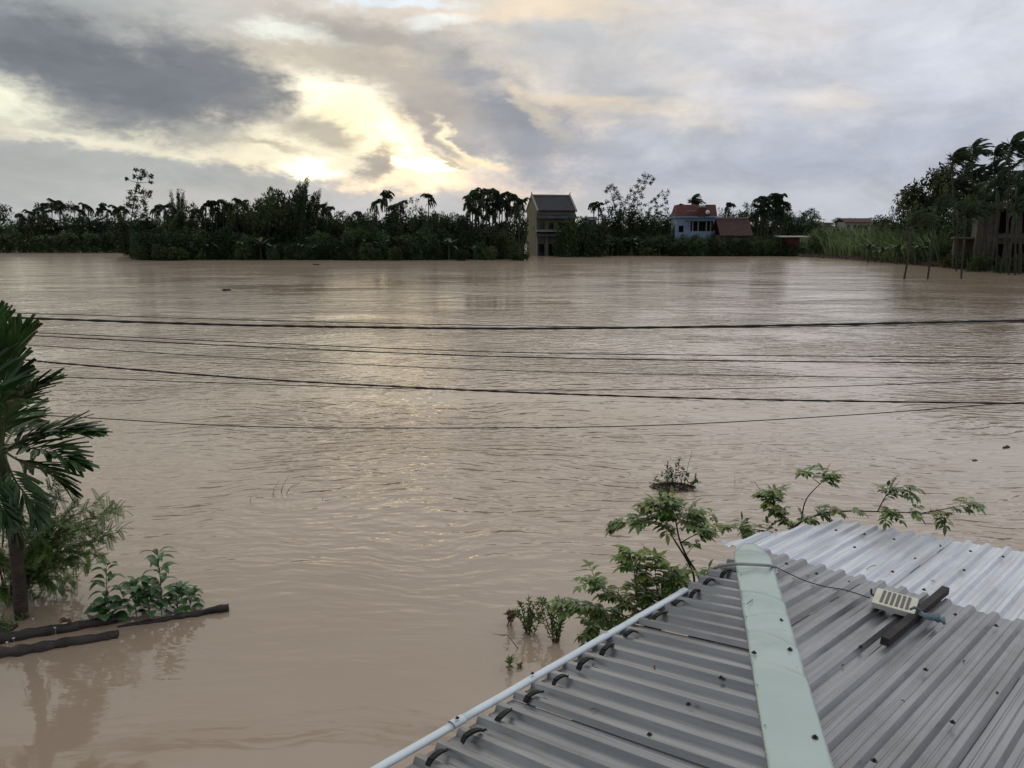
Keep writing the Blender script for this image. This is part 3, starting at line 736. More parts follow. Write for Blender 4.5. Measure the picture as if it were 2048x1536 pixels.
targets = [(u, v, dy) for (u, v, dy) in [(230, 1020, 0), (240, 1015, .2), (235, 1060, .1), (200, 1000, .3), (205, 1045, -.2), (180, 1090, .1), (215, 1075, 0), (150, 1010, .2), (120, 985, .1), (110, 1040, -.2), (90, 1010, 0), (140, 1080, .3), (160, 1110, 0), (130, 1140, -.1), (175, 1130, .1), (100, 1100, -.3), (90, 1160, .1), (120, 1180, 0), (60, 1120, .2), (60, 1060, .4), (20, 1070, .5), (10, 1120, .3), (-30, 1050, .2), (-40, 1120, 0), (30, 1160, .3), (80, 1200, 0), (5, 1190, -.2), (150, 1160, .1), (200, 1110, -.1), (70, 1080, .1), (-10, 1020, .3), (110, 960, .2), (40, 1010, .5), (130, 1050, .1), (100, 1065, .2), (160, 1060, .0), (85, 1130, .2)]]
for (u, v, dy) in targets:
    tgt = aty(u, v, Yb + dy) - fb; m_ = tgt * .5 + Vector((0, 0, .22)) + rdir(rg) * .08
    pth = bez([Vector((rg.uniform(-.05, .05), rg.uniform(-.05, .05), -.1)), m_, tgt], 14)
    mbS.tube(pth, [.010 * (1 - .8 * i / (len(pth) - 1)) for i in range(len(pth))], 4)
    for i in range(5, len(pth)):
        for k in range(4 if i < 10 else 5):
            dd = (pth[i] - pth[i - 1]).normalized() * .5 + rdir(rg) * .8 + Vector((.15, 0, .05))
            feather_leaf(mbF, pth[i] + rdir(rg) * .02, dd, rg.uniform(.14, .22), rg, 13, .046, .013)
mbS.build('stem', M['twig'], bush); mbF.build('foliage', M['leafA'], bush)

# ------------------------------------------------------------------ broad-leaved weeds on the log
def weed(u, v, hpx, lean, npair, Ls, name, label, seed, wfac=.36):
    Ls *= 1.75; npair = int(npair * 1.5); rg = random.Random(seed); b = atz(u, v, 0.0); root = empty(name, b, label, 'plant', 'leafy weeds rooted by the logs')
    tip = aty(u + lean, v - hpx, b.y) - b
    pth = bez([Vector((0, 0, -.1)), tip * .5 + Vector((rg.uniform(-.02, .02), 0, 0)), tip], 20)
    mb = MB(); mb.tube(pth, [.008 * (1 - .65 * i / (len(pth) - 1)) for i in range(len(pth))], 5); mb.build('stem', M['palmstem'], root)
    mb = MB()
    for k in range(npair):
        t = .22 + .78 * k / (npair - 1); p = pth[int(t * (len(pth) - 1))]; a = k * 1.9 + rg.uniform(-.3, .3)
        for sg in (0, math.pi):
            dd = Vector((math.cos(a + sg), math.sin(a + sg) * .8, .45 + .5 * t)).normalized(); L = Ls * (1.1 - .45 * t) * rg.uniform(.75, 1.15)
            mb.tube([p, p + dd * .03], .0025, 4, caps=False)
            mb.leaf(p + dd * .03, dd, Vector((0, 0, 1)) + rdir(rg) * .25, L, L * wfac * 1.1, 1.9 * rg.uniform(.6, 1.2), 7, .14)
    mb.build('leaves', M['leafC'], root, smooth=True)
weed(218, 1222, 88, -5, 6, .16, 'leafy_weed', 'thin leafy weed nearest the feathery bush, tallest stem on left', 1)
weed(322, 1225, 122, -8, 9, .17, 'leafy_weed', 'tallest broad leaved weed with stacked drooping leaves behind thin log', 2)
weed(272, 1228, 62, 0, 6, .18, 'leafy_weed', 'short broad leaved weed between the two taller weeds', 3, .5)
weed(352, 1222, 45, 12, 8, .13, 'leafy_weed', 'low bushy weed right of the tallest weed', 4, .42)
weed(375, 1216, 30, 12, 7, .11, 'leafy_weed', 'lowest bright weed touching the water over the thin log', 5, .42)
weed(300, 1230, 50, -10, 8, .15, 'leafy_weed', 'dense low weed in front of the tallest weed', 6, .5)
weed(215, 1238, 28, -5, 4, .16, 'leafy_weed', 'single large round leaved weed by the log ends', 7, .75)

# logs
def log(pa, pb, r0, r1, label, seed, zoff=(0, 0), sag=.01):
    rg = random.Random(seed); a, b = atz(*pa, 0) + Vector((0, 0, zoff[0])), atz(*pb, 0) + Vector((0, 0, zoff[1]))
    mb = MB(); n = 30; pts = []; 
    for i in range(n + 1):
        t = i / n; pts.append(a.lerp(b, t) + Vector((0, noise.noise(Vector((t * 4, seed, 0))) * .03, noise.noise(Vector((t * 5, seed, 9))) * sag)))
    mb.tube(pts, [r0 + (r1 - r0) * i / n + .022 * noise.noise(Vector((i * .45, seed, 2))) for i in range(n + 1)], 16, wob=.13, rng=rg)
    tag(mb.build('floating_log', M['logm'], smooth=True), label, 'log', 'dark logs floating at the left')
log((-60, 1322), (237, 1272), .075, .058, 'thick dark wet log nearest the camera with a blunt sawn end', 1, (.02, .015))
log((-40, 1290), (234, 1243), .080, .052, 'rough dark log just behind the nearest log', 2, (.02, .03))
log((236, 1254), (458, 1221), .028, .045, 'long thin log poking out to the right under the leafy weeds', 3, (-.012, .045))
# low mound with grass at the palm's foot
rg = random.Random(9)
gb = atz(-40, 1262, 0)
mb = MB(); vs = []; 
for i in range(25):
    for j in range(13):
        x, y = (i - 17) / 12 * 1.0, (j - 6) / 6 * .32; r = math.sqrt((max(0, x + .1) / .72) ** 2 + (y / .30) ** 2)
        vs.append((gb.x + x, gb.y + y + x * .14, -.06 + .12 * max(0, 1 - r * r) + .02 * noise.noise(Vector((x * 6, y * 6, 0)))))
mb.add(vs, [(i * 13 + j, i * 13 + 13 + j, i * 13 + 14 + j, i * 13 + 1 + j) for i in range(24) for j in range(12)])
tag(mb.build('bank', mat('wet_soil', (.035, .027, .02), .7, var=.3, vscale=6, bump=.8), smooth=True), kind='structure')
mb = MB()
for k in range(420):
    x = rg.uniform(-1.3, .42); y = rg.uniform(-.30, .26); p = Vector((gb.x + x, gb.y + y + x * .14, rg.uniform(0, .05)))
    mb.leaf(p, Vector((rg.uniform(-.6, .6), rg.uniform(-.6, .6), 1)), rdir(rg), rg.uniform(.06, .17), .012, 1.4, 3, .2)
for k in range(260):
    x = rg.uniform(-1.2, .25); y = rg.uniform(-.32, .1); p = Vector((gb.x + x, gb.y + y + x * .14, rg.uniform(.03, .12)))
    mb.leaf(p, rdir(rg) + Vector((0, 0, .4)), Vector((0, 0, 1)), rg.uniform(.03, .06), .026, .6, 3, .2)
tag(mb.build('grass', M['leafA']), 'low grass and creeping weeds on the mound by the palm foot', 'grass', kind='stuff')
for i, (u, v) in enumerate(((14, 1285), (27, 1277), (66, 1238), (110, 1256))):
    mb = MB(); p = atz(u, v, .13 if i < 2 else .16)
    for k in range(5): mb.leaf(p, Vector((math.cos(k * 1.257), math.sin(k * 1.257), .35)), Vector((0, 0, 1)), .018, .014, .3, 2, .1)
    mb.tube([p, p - Vector((0, 0, .12))], .0012, 3)
    tag(mb.build('white_flower', mat('white_petal', (.75, .76, .72), .6)), ['small white flower, leftmost on the mound by the palm', 'small white flower beside the leftmost one on the mound', 'small white flower in front of the palm trunk foot', 'small white flower on the rough log'][i], 'flower', 'white flowers on the mound')
mb = MB(); p = atz(132, 1243, .10)
for k in range(4): mb.leaf(p + rdir(rg) * .02, Vector((rg.uniform(-1, 1), -.2, .3)), Vector((0, -.4, 1)), .10, .05, 1.5, 5, .35)
tag(mb.build('dead_leaf', mat('dead_leaf_brown', (.14, .055, .02), .6)), 'curled rusty dead leaf lying on the rough log', 'leaf')

# ------------------------------------------------------------------ branches reaching over the left eave and awning
def pinnate(mb, p, d, L, rng, pairs=4, ll=.06, lw=.026, mats=(0, 0, 0, 1)):
    d = d.normalized(); side = d.cross(Vector((0, 0, 1)))
    if side.length < .15: side = Vector((1, 0, 0))
    side.normalize(); cur = Vector(p); dd = d.copy(); mi = rng.choice(mats)
    pts = [cur.copy()]
    for i in range(pairs):
        cur = cur + dd * (L / pairs); pts.append(cur.copy()); l = ll * (.75 + .35 * math.sin(math.pi * (i + 1) / pairs)) * rng.uniform(.9, 1.1)
        for sg in (-1, 1): mb.leaf(cur, dd * .55 + side * sg + Vector((0, 0, -.15 + rng.uniform(-.2, .25))), Vector((0, 0, 1)) + rdir(rng) * .25, l, lw * rng.uniform(.85, 1.15), .7, 3, .14, mi)
        dd = (dd + Vector((0, 0, -.28))).normalized()
    mb.leaf(cur, dd, Vector((0, 0, 1)), ll * 1.05, lw, .6, 3, .14, mi)
    mb.tube(pts, .0022, 3, caps=False, mi=2)
def branchplant(name, label, base, branches, seed, cat='branch', lls=.076):
    """branches: list of (pixel polyline with depth, radius, [(t, count)], bare)"""
    rg = random.Random(seed); root = empty(name, base, label, cat); mbS, mbL = MB(), MB()
    for (px, r, tufts) in branches:
        P = [aty(u, v, y) - base for (u, v, y) in px]; pth = bez(P, 36)
        mbS.tube(pth, [r * (1 - .72 * i / (len(pth) - 1)) for i in range(len(pth))], 5)
        for (t, n) in tufts:
            k = min(len(pth) - 2, int(t * (len(pth) - 1))); p = pth[k]; tan = (pth[k + 1] - pth[k]).normalized()
            for j in range(n):
                dd = tan * .7 + Vector((rg.uniform(-1, 1), rg.uniform(-.8, .5), rg.uniform(-.15, .95))) * .9
                pinnate(mbL, p, dd, rg.uniform(.07, .13), rg, rg.choice((3, 3, 4)), lls * rg.uniform(.8, 1.15), lls * .42)
    mbS.build('stem', M['twig'], root, smooth=True); mbL.build('foliage', [M['leafA'], M['leafB'], M['twig']], root, smooth=True)
    return root
Ya = topA.y + .25
b1 = Vector((aty(1590, 1062, Ya).x, Ya, -.5))
branchplant('fruit_tree_branch', 'long brown branch with sparse leaf tufts arching right over the bright awning', b1, [
    ([(1575, 1075, Ya), (1600, 1045, Ya), (1650, 1026, Ya), (1700, 1022, Ya - .1), (1750, 1023, Ya - .2), (1830, 1026, Ya - .3), (1900, 1030, Ya - .3)], .011, [(.08, 4), (.2, 6), (.3, 5), (.38, 3), (.5, 1), (.72, 1), (.83, 3), (.9, 2), (.99, 3)]),
    ([(1845, 1026, Ya - .3), (1890, 1018, Ya - .35), (1935, 1010, Ya - .4)], .005, [(.5, 1), (.85, 2), (.98, 4)]),
    ([(1755, 1023, Ya - .2), (1772, 992, Ya - .2), (1800, 962, Ya - .2)], .006, [(.25, 1), (.5, 4), (.62, 3)]),
    ([(1772, 992, Ya - .2), (1800, 975, Ya - .2), (1812, 982, Ya - .2)], .004, [(.6, 2), (.95, 3)]),
    ([(1760, 1023, Ya - .2), (1775, 1032, Ya - .25), (1782, 1030, Ya - .3)], .004, [(.5, 3), (.95, 3)]),
    ([(1602, 1042, Ya), (1612, 1000, Ya), (1640, 968, Ya), (1655, 960, Ya)], .007, [(.75, 4), (.88, 4), (.98, 5)]),
    ([(1640, 968, Ya), (1625, 956, Ya), (1612, 945, Ya)], .004, [(.9, 4)]),
    ([(1590, 1060, Ya - .1), (1555, 1020, Ya - .1), (1528, 990, Ya), (1508, 962, Ya)], .006, [(.1, 4), (.25, 5), (.4, 5), (.5, 4), (.62, 3)]),
    ([(1545, 1065, Ya - .1), (1500, 1058, Ya - .2), (1450, 1055, Ya - .25), (1415, 1052, Ya - .3)], .006, [(.1, 3), (.3, 5), (.45, 4), (.65, 3), (.82, 2), (.97, 3)]),
    ([(1590, 1060, Ya), (1570, 1040, Ya), (1550, 1010, Ya), (1548, 998, Ya)], .004, [(.5, 4), (.7, 4), (.95, 5)]),
    ([(1578, 1075, Ya), (1595, 1200, Ya), (1600, 1500, Ya)], .018, []),
], 21)
p = onL(1400, 1160); Yc = p.y + .35
b2 = Vector((p.x, Yc, -.5))
branchplant('fruit_tree_branch', 'upright two stemmed branch crowned with leaf tufts left of the mint flashing', b2, [
    ([(1402, 1190, Yc), (1398, 1155, Yc), (1372, 1110, Yc), (1358, 1075, Yc), (1352, 1045, Yc), (1343, 1022, Yc), (1340, 1012, Yc)], .010, [(.6, 2), (.72, 6), (.8, 6), (.98, 5)]),
    ([(1390, 1180, Yc), (1384, 1140, Yc), (1352, 1085, Yc), (1330, 1055, Yc), (1280, 1042, Yc), (1245, 1048, Yc)], .009, [(.6, 2), (.72, 3), (.85, 4), (.98, 5)]),
    ([(1345, 1075, Yc), (1330, 1040, Yc), (1310, 1020, Yc)], .006, [(.5, 4), (.75, 5), (.97, 6)]),
    ([(1400, 1185, Yc), (1412, 1160, Yc - .1), (1428, 1150, Yc - .1)], .005, [(.5, 4), (.95, 4)]),
    ([(1390, 1190, Yc), (1372, 1168, Yc), (1362, 1160, Yc)], .005, [(.5, 4), (.95, 4)]),
    ([(1362, 1085, Yc), (1385, 1072, Yc), (1400, 1066, Yc)], .005, [(.6, 3), (.95, 6)]),
    ([(1352, 1050, Yc), (1370, 1035, Yc), (1380, 1030, Yc)], .005, [(.3, 4), (.7, 5), (.97, 5)]),
    ([(1372, 1110, Yc), (1382, 1098, Yc), (1385, 1095, Yc)], .003, [(.9, 2)]),
    ([(1396, 1185, Yc), (1400, 1300, Yc), (1400, 1600, Yc)], .014, [(.02, 6), (.06, 5)]),
], 22)
p = onL(1300, 1215); Yd = p.y + .40
b3 = Vector((p.x, Yd, -.4))
branchplant('fruit_tree_branch', 'bushy leafy branches hanging out past the middle of the pale eave trim', b3, [
    ([(1310, 1240, Yd), (1275, 1200, Yd), (1272, 1160, Yd), (1262, 1115, Yd)], .008, [(.3, 3), (.55, 4), (.7, 4), (.85, 4), (.98, 5)]),
    ([(1330, 1215, Yd), (1315, 1180, Yd), (1310, 1140, Yd)], .007, [(.3, 3), (.6, 4), (.95, 6)]),
    ([(1330, 1215, Yd), (1325, 1175, Yd), (1345, 1155, Yd)], .006, [(.6, 5), (.97, 7)]),
    ([(1345, 1205, Yd), (1352, 1185, Yd), (1368, 1178, Yd)], .006, [(.4, 5), (.95, 4)]),
    ([(1290, 1245, Yd), (1285, 1215, Yd), (1300, 1195, Yd)], .006, [(.3, 5), (.7, 5), (.97, 5)]),
    ([(1310, 1250, Yd), (1260, 1210, Yd), (1215, 1180, Yd), (1190, 1165, Yd)], .007, [(.3, 5), (.5, 5), (.7, 4), (.98, 4)]),
    ([(1300, 1255, Yd), (1230, 1225, Yd), (1180, 1215, Yd), (1135, 1213, Yd)], .007, [(.25, 5), (.45, 6), (.6, 5), (.8, 3), (.98, 4)]),
    ([(1270, 1240, Yd), (1220, 1245, Yd), (1190, 1260, Yd)], .006, [(.4, 5), (.7, 5), (.97, 5)]),
    ([(1310, 1240, Yd), (1320, 1350, Yd), (1320, 1600, Yd)], .014, [(.02, 7)]),
], 23)

# ------------------------------------------------------------------ shrubs standing in the water by the eave
def shrub(u, v, wpx, hpx, nst, label, seed, leafm, tuft=8, ll=.05, name='water_shrub', lean=0, cat='shrub'):
    rg = random.Random(seed); b = atz(u, v, 0); root = empty(name, b, label, cat); mbS, mbL = MB(), MB()
    for i in range(nst):
        tip = aty(u + lean + rg.uniform(-.5, .5) * wpx, v - hpx * rg.uniform(.55, 1), b.y + rg.uniform(-.12, .12)) - b
        st_ = Vector((rg.uniform(-.05, .05), rg.uniform(-.05, .05), -.1))
        pth = bez([st_, (tip * .5 + rdir(rg) * .05), tip], 16)
        mbS.tube(pth, [.006 * (1 - .6 * k / (len(pth) - 1)) for k in range(len(pth))], 4)
        for k in range(4 if hpx > 50 else 6, len(pth)):
            for j in range(1 + tuft // 4 if k < len(pth) - 3 else tuft // 2):
                mbL.leaf(pth[k], Vector((0, 0, .7)) + rdir(rg) * .9, rdir(rg) + Vector((0, 0, .6)), ll * rg.uniform(.7, 1.2), ll * .34, .5, 3, .2, rg.choice((0, 0, 0, 0, 1)))
    mbS.build('stem', M['twig'], root); mbL.build('foliage', leafm, root)
shrub(1112, 1285, 62, 95, 15, 'dense dark upright shrub standing in brown water beside the eave trim', 31, [M['leafA'], M['leafB']], 10)
shrub(1055, 1266, 60, 68, 10, 'open green shrub left of the dense dark one in the water', 32, [M['leafA'], M['leafB']], 8, .06)
shrub(1016, 1252, 36, 32, 5, 'small shrub with reddish leaves, leftmost in the brown water', 33, [M['leafR'], M['leafA']], 8, .05)
shrub(1020, 1342, 14, 26, 2, 'tiny green sprig alone in the water nearest the eave', 34, [M['leafA'], M['leafB']], 8, .06, 'sprig', cat='sprig')
shrub(1040, 1342, 8, 10, 2, 'tiniest dark sprig right of the lone green sprig', 35, [M['leafA'], M['leafC']], 6, .035, 'sprig', cat='sprig')
shrub(1195, 1262, 40, 28, 6, 'low reddish shrub half hidden under the leafy branches by the trim', 36, [M['leafR'], M['leafA']], 8, .05)
p = atz(1042, 1297, 0); mb = MB(); mb.tube([p - Vector((0, 0, .05)), aty(1015, 1270, p.y), aty(985, 1268, p.y)], [.006, .004, .002], 5)
mb.tube([aty(1015, 1270, p.y), aty(1000, 1272, p.y - .1)], .003, 4); tag(mb.build('bare_twig', M['twig']), 'bare forked twig leaning from water below the reddish shrub', 'twig')

# floating debris and twigs poking out
rg = random.Random(71); b = atz(1345, 975, 0); deb = empty('debris_raft', b, 'floating clump of dead brush and weeds drifting in the open water', 'debris')
mb = MB()
for k in range(260):
    a = rg.uniform(0, 6.28); r = rg.uniform(0, 1) ** .6; q = Vector((math.cos(a) * r * .42, math.sin(a) * r * .30, .10 * (1 - r) * rg.uniform(.3, 1)))
    d_ = rdir(rg); d_.z *= .3; mb.tube([q - d_ * rg.uniform(.05, .14), q + rdir(rg) * .01, q + d_ * rg.uniform(.05, .14)], rg.uniform(.003, .007), 3)
mb.build('brush', mat('dead_brush', (.045, .032, .020), .8, var=.5, vscale=8), deb)
mbS, mbL = MB(), MB()
for (u, v, bu) in ((1340, 935, 1345), (1352, 925, 1350), (1330, 940, 1340), (1375, 945, 1365), (1392, 950, 1375), (1360, 915, 1365), (1310, 955, 1325), (1398, 965, 1385), (1385, 900, 1368), (1322, 948, 1335), (1346, 945, 1350), (1368, 935, 1362), (1335, 928, 1342)):
    st_ = atz(bu, 972, 0) - b; tip = aty(u, v, b.y) - b; pth = bez([st_, st_.lerp(tip, .5) + rdir(rg) * .06, tip], 12)
    mbS.tube(pth, [.006 * (1 - .6 * i / 12) for i in range(len(pth))], 4)
    if v > 905:
        for k in range(4, len(pth)):
            for j in range(2): mbL.leaf(pth[k], Vector((0, 0, .5)) + rdir(rg), rdir(rg), rg.uniform(.05, .09), .028, .5, 3, .2)
mbS.build('stem', M['twig'], deb); mbL.build('foliage', M['leafC'], deb)
def sticks(name, label, segs, cat='twig', r=.006):
    mb = MB()
    for (bu, bv, tips) in segs:
        b = atz(bu, bv, 0); mb.tube([b - Vector((0, 0, .06))] + [aty(u, v, b.y) for u, v in tips], [r] + [r * .6] * (len(tips) - 1) + [r * .4], 5)
    tag(mb.build(name, M['twig']), label, cat)
sticks('drowned_twig', 'straight thin stem leaning right out of the open water', [(560, 986, [(566, 970), (577, 953)])], r=.007)
sticks('drowned_twig', 'curved thin stem bent right beside the straight one', [(569, 988, [(580, 975), (600, 966)])], r=.007)
sticks('drowned_twig', 'crooked broken stem left of the straight one', [(544, 989, [(548, 978), (558, 961)]), (545, 988, [(547, 983), (553, 983)])], r=.006)
sticks('drowned_twig', 'tiny upright stem farthest left in the open water', [(501, 1004, [(500, 1000), (503, 993)])], r=.006)
sticks('drowned_twig', 'short upright stem right of the curved one', [(645, 1001, [(645, 997), (644, 993)])], r=.005)
sticks('drowned_twig', 'lone upright stem right of the drifting debris clump', [(1470, 968, [(1470, 960), (1469, 953)])], r=.006)
sticks('drowned_twig', 'small bent floating stick left of the drifting debris clump', [(1264, 949, [(1260, 947), (1254, 944)])], r=.008)
for (u, v, s, lab) in ((453, 581, .35, 'dark floating lump in the far water on the left'), (2008, 895, .10, 'small dark flotsam in the water at the right edge'), (634, 530, .4, 'tiny dark lump floating close to the far thicket'), (1948, 921, .06, 'thin dark sliver floating left of the right edge flotsam')):
    b = atz(u, v, 0); mb = MB(); rg = random.Random(u)
    for k in range(5): c_ = b + Vector((rg.uniform(-1, 1) * s, rg.uniform(-.5, .5) * s, s * .08)); mb.tube([c_ - Vector((s * .6, 0, .03)), c_ + Vector((0, 0, s * .15)), c_ + Vector((s * .6, 0, 0))], [s * .1, s * .25, s * .08], 6)
    tag(mb.build('flotsam', M['logm']), lab, 'flotsam')
#FAR
# ------------------------------------------------------------------ far vegetation prototypes
def proto_broad(seed, nclump, leaves, ls, flat=1.0, low=True, airy=False):
    """crown mesh about 6 m wide and 6 m high, standing from z=0 (low) or as a raised crown"""
    rg = random.Random(seed); mb = MB()
    for c in range(nclump):
        while True:
            p = Vector((rg.uniform(-1, 1), rg.uniform(-1, 1), rg.uniform(-1, 1)))
            if p.length < 1 and (p.length > .35 or rg.random() < .3): break
        if low: ctr = Vector((p.x * 2.7, p.y * 2.2, 2.5 + p.z * 2.5)); r = rg.uniform(.55, 1.15)
        else: ctr = Vector((p.x * 2.4, p.y * 2.2, p.z * 2.0 * flat)); r = rg.uniform(.45, .95) * (.75 if airy else 1)
        tilt = rdir(rg) * .6 + Vector((.35, 0, .9))
        for i in range(leaves):
            d = rdir(rg); q = ctr + Vector((d.x, d.y, d.z * .75)) * r * rg.uniform(.45, 1.08)
            L = ls * rg.uniform(.6, 1.35); a = (d * .7 + rdir(rg) * .7 + Vector((.25, 0, -.15))).normalized(); s = a.cross(rdir(rg) * .6 + tilt)
            if s.length < .05: continue
            mb.quad(q, a, s.normalized(), L, L * rg.uniform(.35, .6))
    return mb
def proto_wispy(seed, n=9, h=5.5):
    """upward sprays of fine leaves (bamboo and casuarina like), blown to +x"""
    rg = random.Random(seed); mb = MB()
    for c in range(n):
        a = rg.uniform(0, 6.28); r = rg.uniform(.1, 1.9); base = Vector((math.cos(a) * r * .5, math.sin(a) * r * .5, 0))
        tip = base + Vector((math.cos(a) * r + rg.uniform(.2, .9), math.sin(a) * r, h * rg.uniform(.6, 1)))
        pth = bez([base, base.lerp(tip, .55) + Vector((-.2, 0, .3)), tip], 22)
        mb.tube(pth, [.035 * (1 - .8 * i / 22) for i in range(len(pth))], 3)
        for i in range(4, len(pth)):
            for k in range(17):
                q = pth[i] + rdir(rg) * .36; d = (rdir(rg) + Vector((.7, 0, -.5))).normalized(); s = d.cross(rdir(rg))
                if s.length > .05: mb.quad(q, d, s.normalized(), rg.uniform(.28, .55), rg.uniform(.06, .12))
    return mb
def proto_palm(seed, wind=.5, nf=11, L=1.9, lf=.55, drop=1.0, u0=.1, u1=2.6):
    rg = random.Random(seed); mb = MB()
    for k in range(nf):
        a = k * 2.399 + rg.uniform(-.2, .2); up = u0 + (u1 - u0) * ((k * .618 + .3) % 1)
        d = Vector((math.cos(a), math.sin(a), up)).normalized(); cur = Vector((0, 0, 0)); ln = L * rg.uniform(.8, 1.1); n = 10
        for i in range(n):
            nx = cur + d * ln / n; side = d.cross(Vector((0, 0, 1)))
            if side.length < .1: side = Vector((0, 1, 0))
            side.normalize(); upv = side.cross(d)
            mb.quad(cur, (nx - cur).normalized(), side, ln / n * 1.5, .05)
            if i > 0:
                for sg in (-1, 1):
                    for m_ in range(2):
                        dd = (side * sg * (1 - i / n * .4) + d * (.5 + i / n * .5) + Vector((wind * 1.1, 0, -.5 * drop)) + rdir(rg) * .22).normalized()
                        mb.quad(cur.lerp(nx, m_ * .5), dd, (upv * .6 + d * .5).normalized(), lf * rg.uniform(.75, 1.1) * (1.05 - .3 * i / n), .105)
            d = (d + Vector((wind * .24, 0, -.26 * drop))).normalized(); cur = nx
    # folded shaft under the fronds and hanging flower stalks
    mb.tube([(0, 0, -.75), (0, 0, -.3), (0, 0, .1)], [.085, .12, .05], 7)
    for k in range(3):
        a = k * 2.1; mb.tube([(0, 0, -.75), (math.cos(a) * .3, math.sin(a) * .3, -.85), (math.cos(a) * .38, math.sin(a) * .38, -1.15)], [.03, .04, .02], 4)
    return mb
def proto_banana(seed, n=9, L=2.0):
    rg = random.Random(seed); mb = MB(); mb.tube([(0, 0, -.3), (.03, 0, .9), (.06, 0, 1.7)], [.14, .11, .07], 7)
    for k in range(n):
        a = k * 2.399; up = rg.uniform(.7, 2.4); d = Vector((math.cos(a), math.sin(a), up))
        mb.leaf((.06, 0, rg.uniform(1.2, 1.7)), d, Vector((-math.cos(a), -math.sin(a), 1)), L * rg.uniform(.7, 1.1), rg.uniform(.38, .55), 1.7 * rg.uniform(.6, 1.2), 6, .14, tip=.5)
    return mb
PB = [proto_broad(100 + i, 44, 70, .42).mesh('bush_crown', M['far_leaf']) for i in range(5)]
PC = [proto_broad(200 + i, 26, 60, .40, .95, False).mesh('tree_crown', M['far_leaf']) for i in range(4)]
PA = [proto_broad(300 + i, 15, 46, .34, 1.25, False, True).mesh('airy_crown', M['far_leaf']) for i in range(3)]
PBr = proto_broad(350, 22, 50, .38, .6, False).mesh('brown_crown', M['far_brown'])
PW = [proto_wispy(400 + i).mesh('wispy_crown', M['far_leaf']) for i in range(3)]
PP = [proto_palm(500 + i, .04 + .07 * (i % 3), 15, 1.35, .50, 1.25, -.9, 4.5).mesh('palm_crown', M['far_palm']) for i in range(4)]
PPW = [proto_palm(520 + i, .60, 15, 1.85, .70, .62, .15, 4.0).mesh('windblown_crown', M['far_palm']) for i in range(4)]
PBn = [proto_banana(600 + i).mesh('banana_leaves', M['banana']) for i in range(3)]
mb = MB(); mb.tube([(0, 0, -.12), (.01, 0, .25), (-.008, .01, .5), (.006, 0, .75), (0, 0, 1)], [.075, .066, .06, .055, .05], 7); TRP = mb.mesh('palm_trunk', M['palm_bark'])
def limbs(seed, sp=1.0):
    rg = random.Random(seed); mb = MB()
    mb.tube(bez([(0, 0, -2), (.08, 0, 0), (-.05, .1, 2.2), (.1, 0, 4.2)], 12), [.20, .19, .18, .17, .16, .15, .14, .13, .12, .11, .10, .09, .08][:13], 7)
    for k in range(7):
        a = k * 2.4; h = 1.6 + k * .38
        mb.tube(bez([(0, 0, h), (math.cos(a) * .8 * sp, math.sin(a) * .6, h + .8), (math.cos(a) * 1.7 * sp, math.sin(a) * 1.3, h + 2.1)], 8), [.07, .06, .055, .05, .04, .03, .025, .02, .015][:9], 5)
    return mb
TRB = [limbs(i).mesh('tree_trunk', M['bark']) for i in range(3)]
rgF = random.Random(77)
def depth(u, vb): return atz(u, vb, 0)
def palm_at(u, vt, vb, label, group=None, windy=False, lean=0, sc=1.0, name='areca_palm', base=None, k=None):
    b = base or depth(u, vb); D = b.y; top = aty(u + lean, vt, D); cr = 1.25 * sc
    h = max(1.5, top.z - cr)
    root = empty(name, b, label, 'palm tree', group)
    t = part('trunk', TRP, root); dx = (top.x - b.x); t.scale = (1.2 * sc, 1.2 * sc, math.hypot(h, dx)); t.rotation_euler = (0, math.atan2(dx, h), 0)
    c = part('crown', (PPW if windy else PP)[rgF.randrange(4)], root, (dx, 0, h)); c.rotation_euler = (rgF.uniform(-.2, .2), rgF.uniform(-.12, .14), rgF.uniform(-.5, .5) if windy else rgF.uniform(-3, 3)); k = sc * rgF.uniform(.82, 1.12); c.scale = (k, k, k * rgF.uniform(.95, 1.3))
    return root
def bush_at(u, vt, vb, wpx, label, group=None, cat='bush', D=None, name='bush'):
    b = depth(u, vb) if D is None else Vector((aty(u, 458, D).x, D, 0)); h = aty(u, vt - 9, b.y).z; w = wpx / F * b.y * 1.12
    o = bpy.data.objects.new(name, PB[rgF.randrange(5)]); COL.objects.link(o); o.location = (b.x, b.y, -.45); o.scale = (w / 6.6, w / 6.6 * 1.0, (h + .45) / 5.9); o.rotation_euler = (0, 0, rgF.choice((0, 3.14)) + rgF.uniform(-.4, .4))
    return tag(o, label, cat, group)
def tree_at(u, vt, vb, wpx, label, kind='broad', group=None, hfrac=.62, D=None, name='tree', lean=0):
    b = depth(u, vb) if D is None else Vector((aty(u, 458, D).x, D, 0)); H = aty(u, vt, b.y).z; w = wpx / F * b.y
    root = empty(name, b, label, 'tree', group); ch = H * hfrac
    t = part('trunk', TRB[rgF.randrange(3)], root); k = (H - ch * .45) / 5.6; t.scale = (w / 5.2, w / 5.2, k); dx = lean / F * b.y
    t.rotation_euler = (0, math.atan2(dx, H), 0)
    if kind == 'wispy': c = part('crown', PW[rgF.randrange(3)], root, (dx * .4, 0, H - ch)); c.scale = (w / 4.6, w / 4.6, ch / 5.6)
    else:
        me = {'broad': PC, 'airy': PA, 'brown': [PBr]}[kind]; c = part('crown', me[rgF.randrange(len(me))], root, (dx, 0, H - ch * .5)); c.scale = (w / 5.8, w / 5.8, ch / 5.2); c.rotation_euler = (0, 0, rgF.uniform(0, 6.28))
    return root

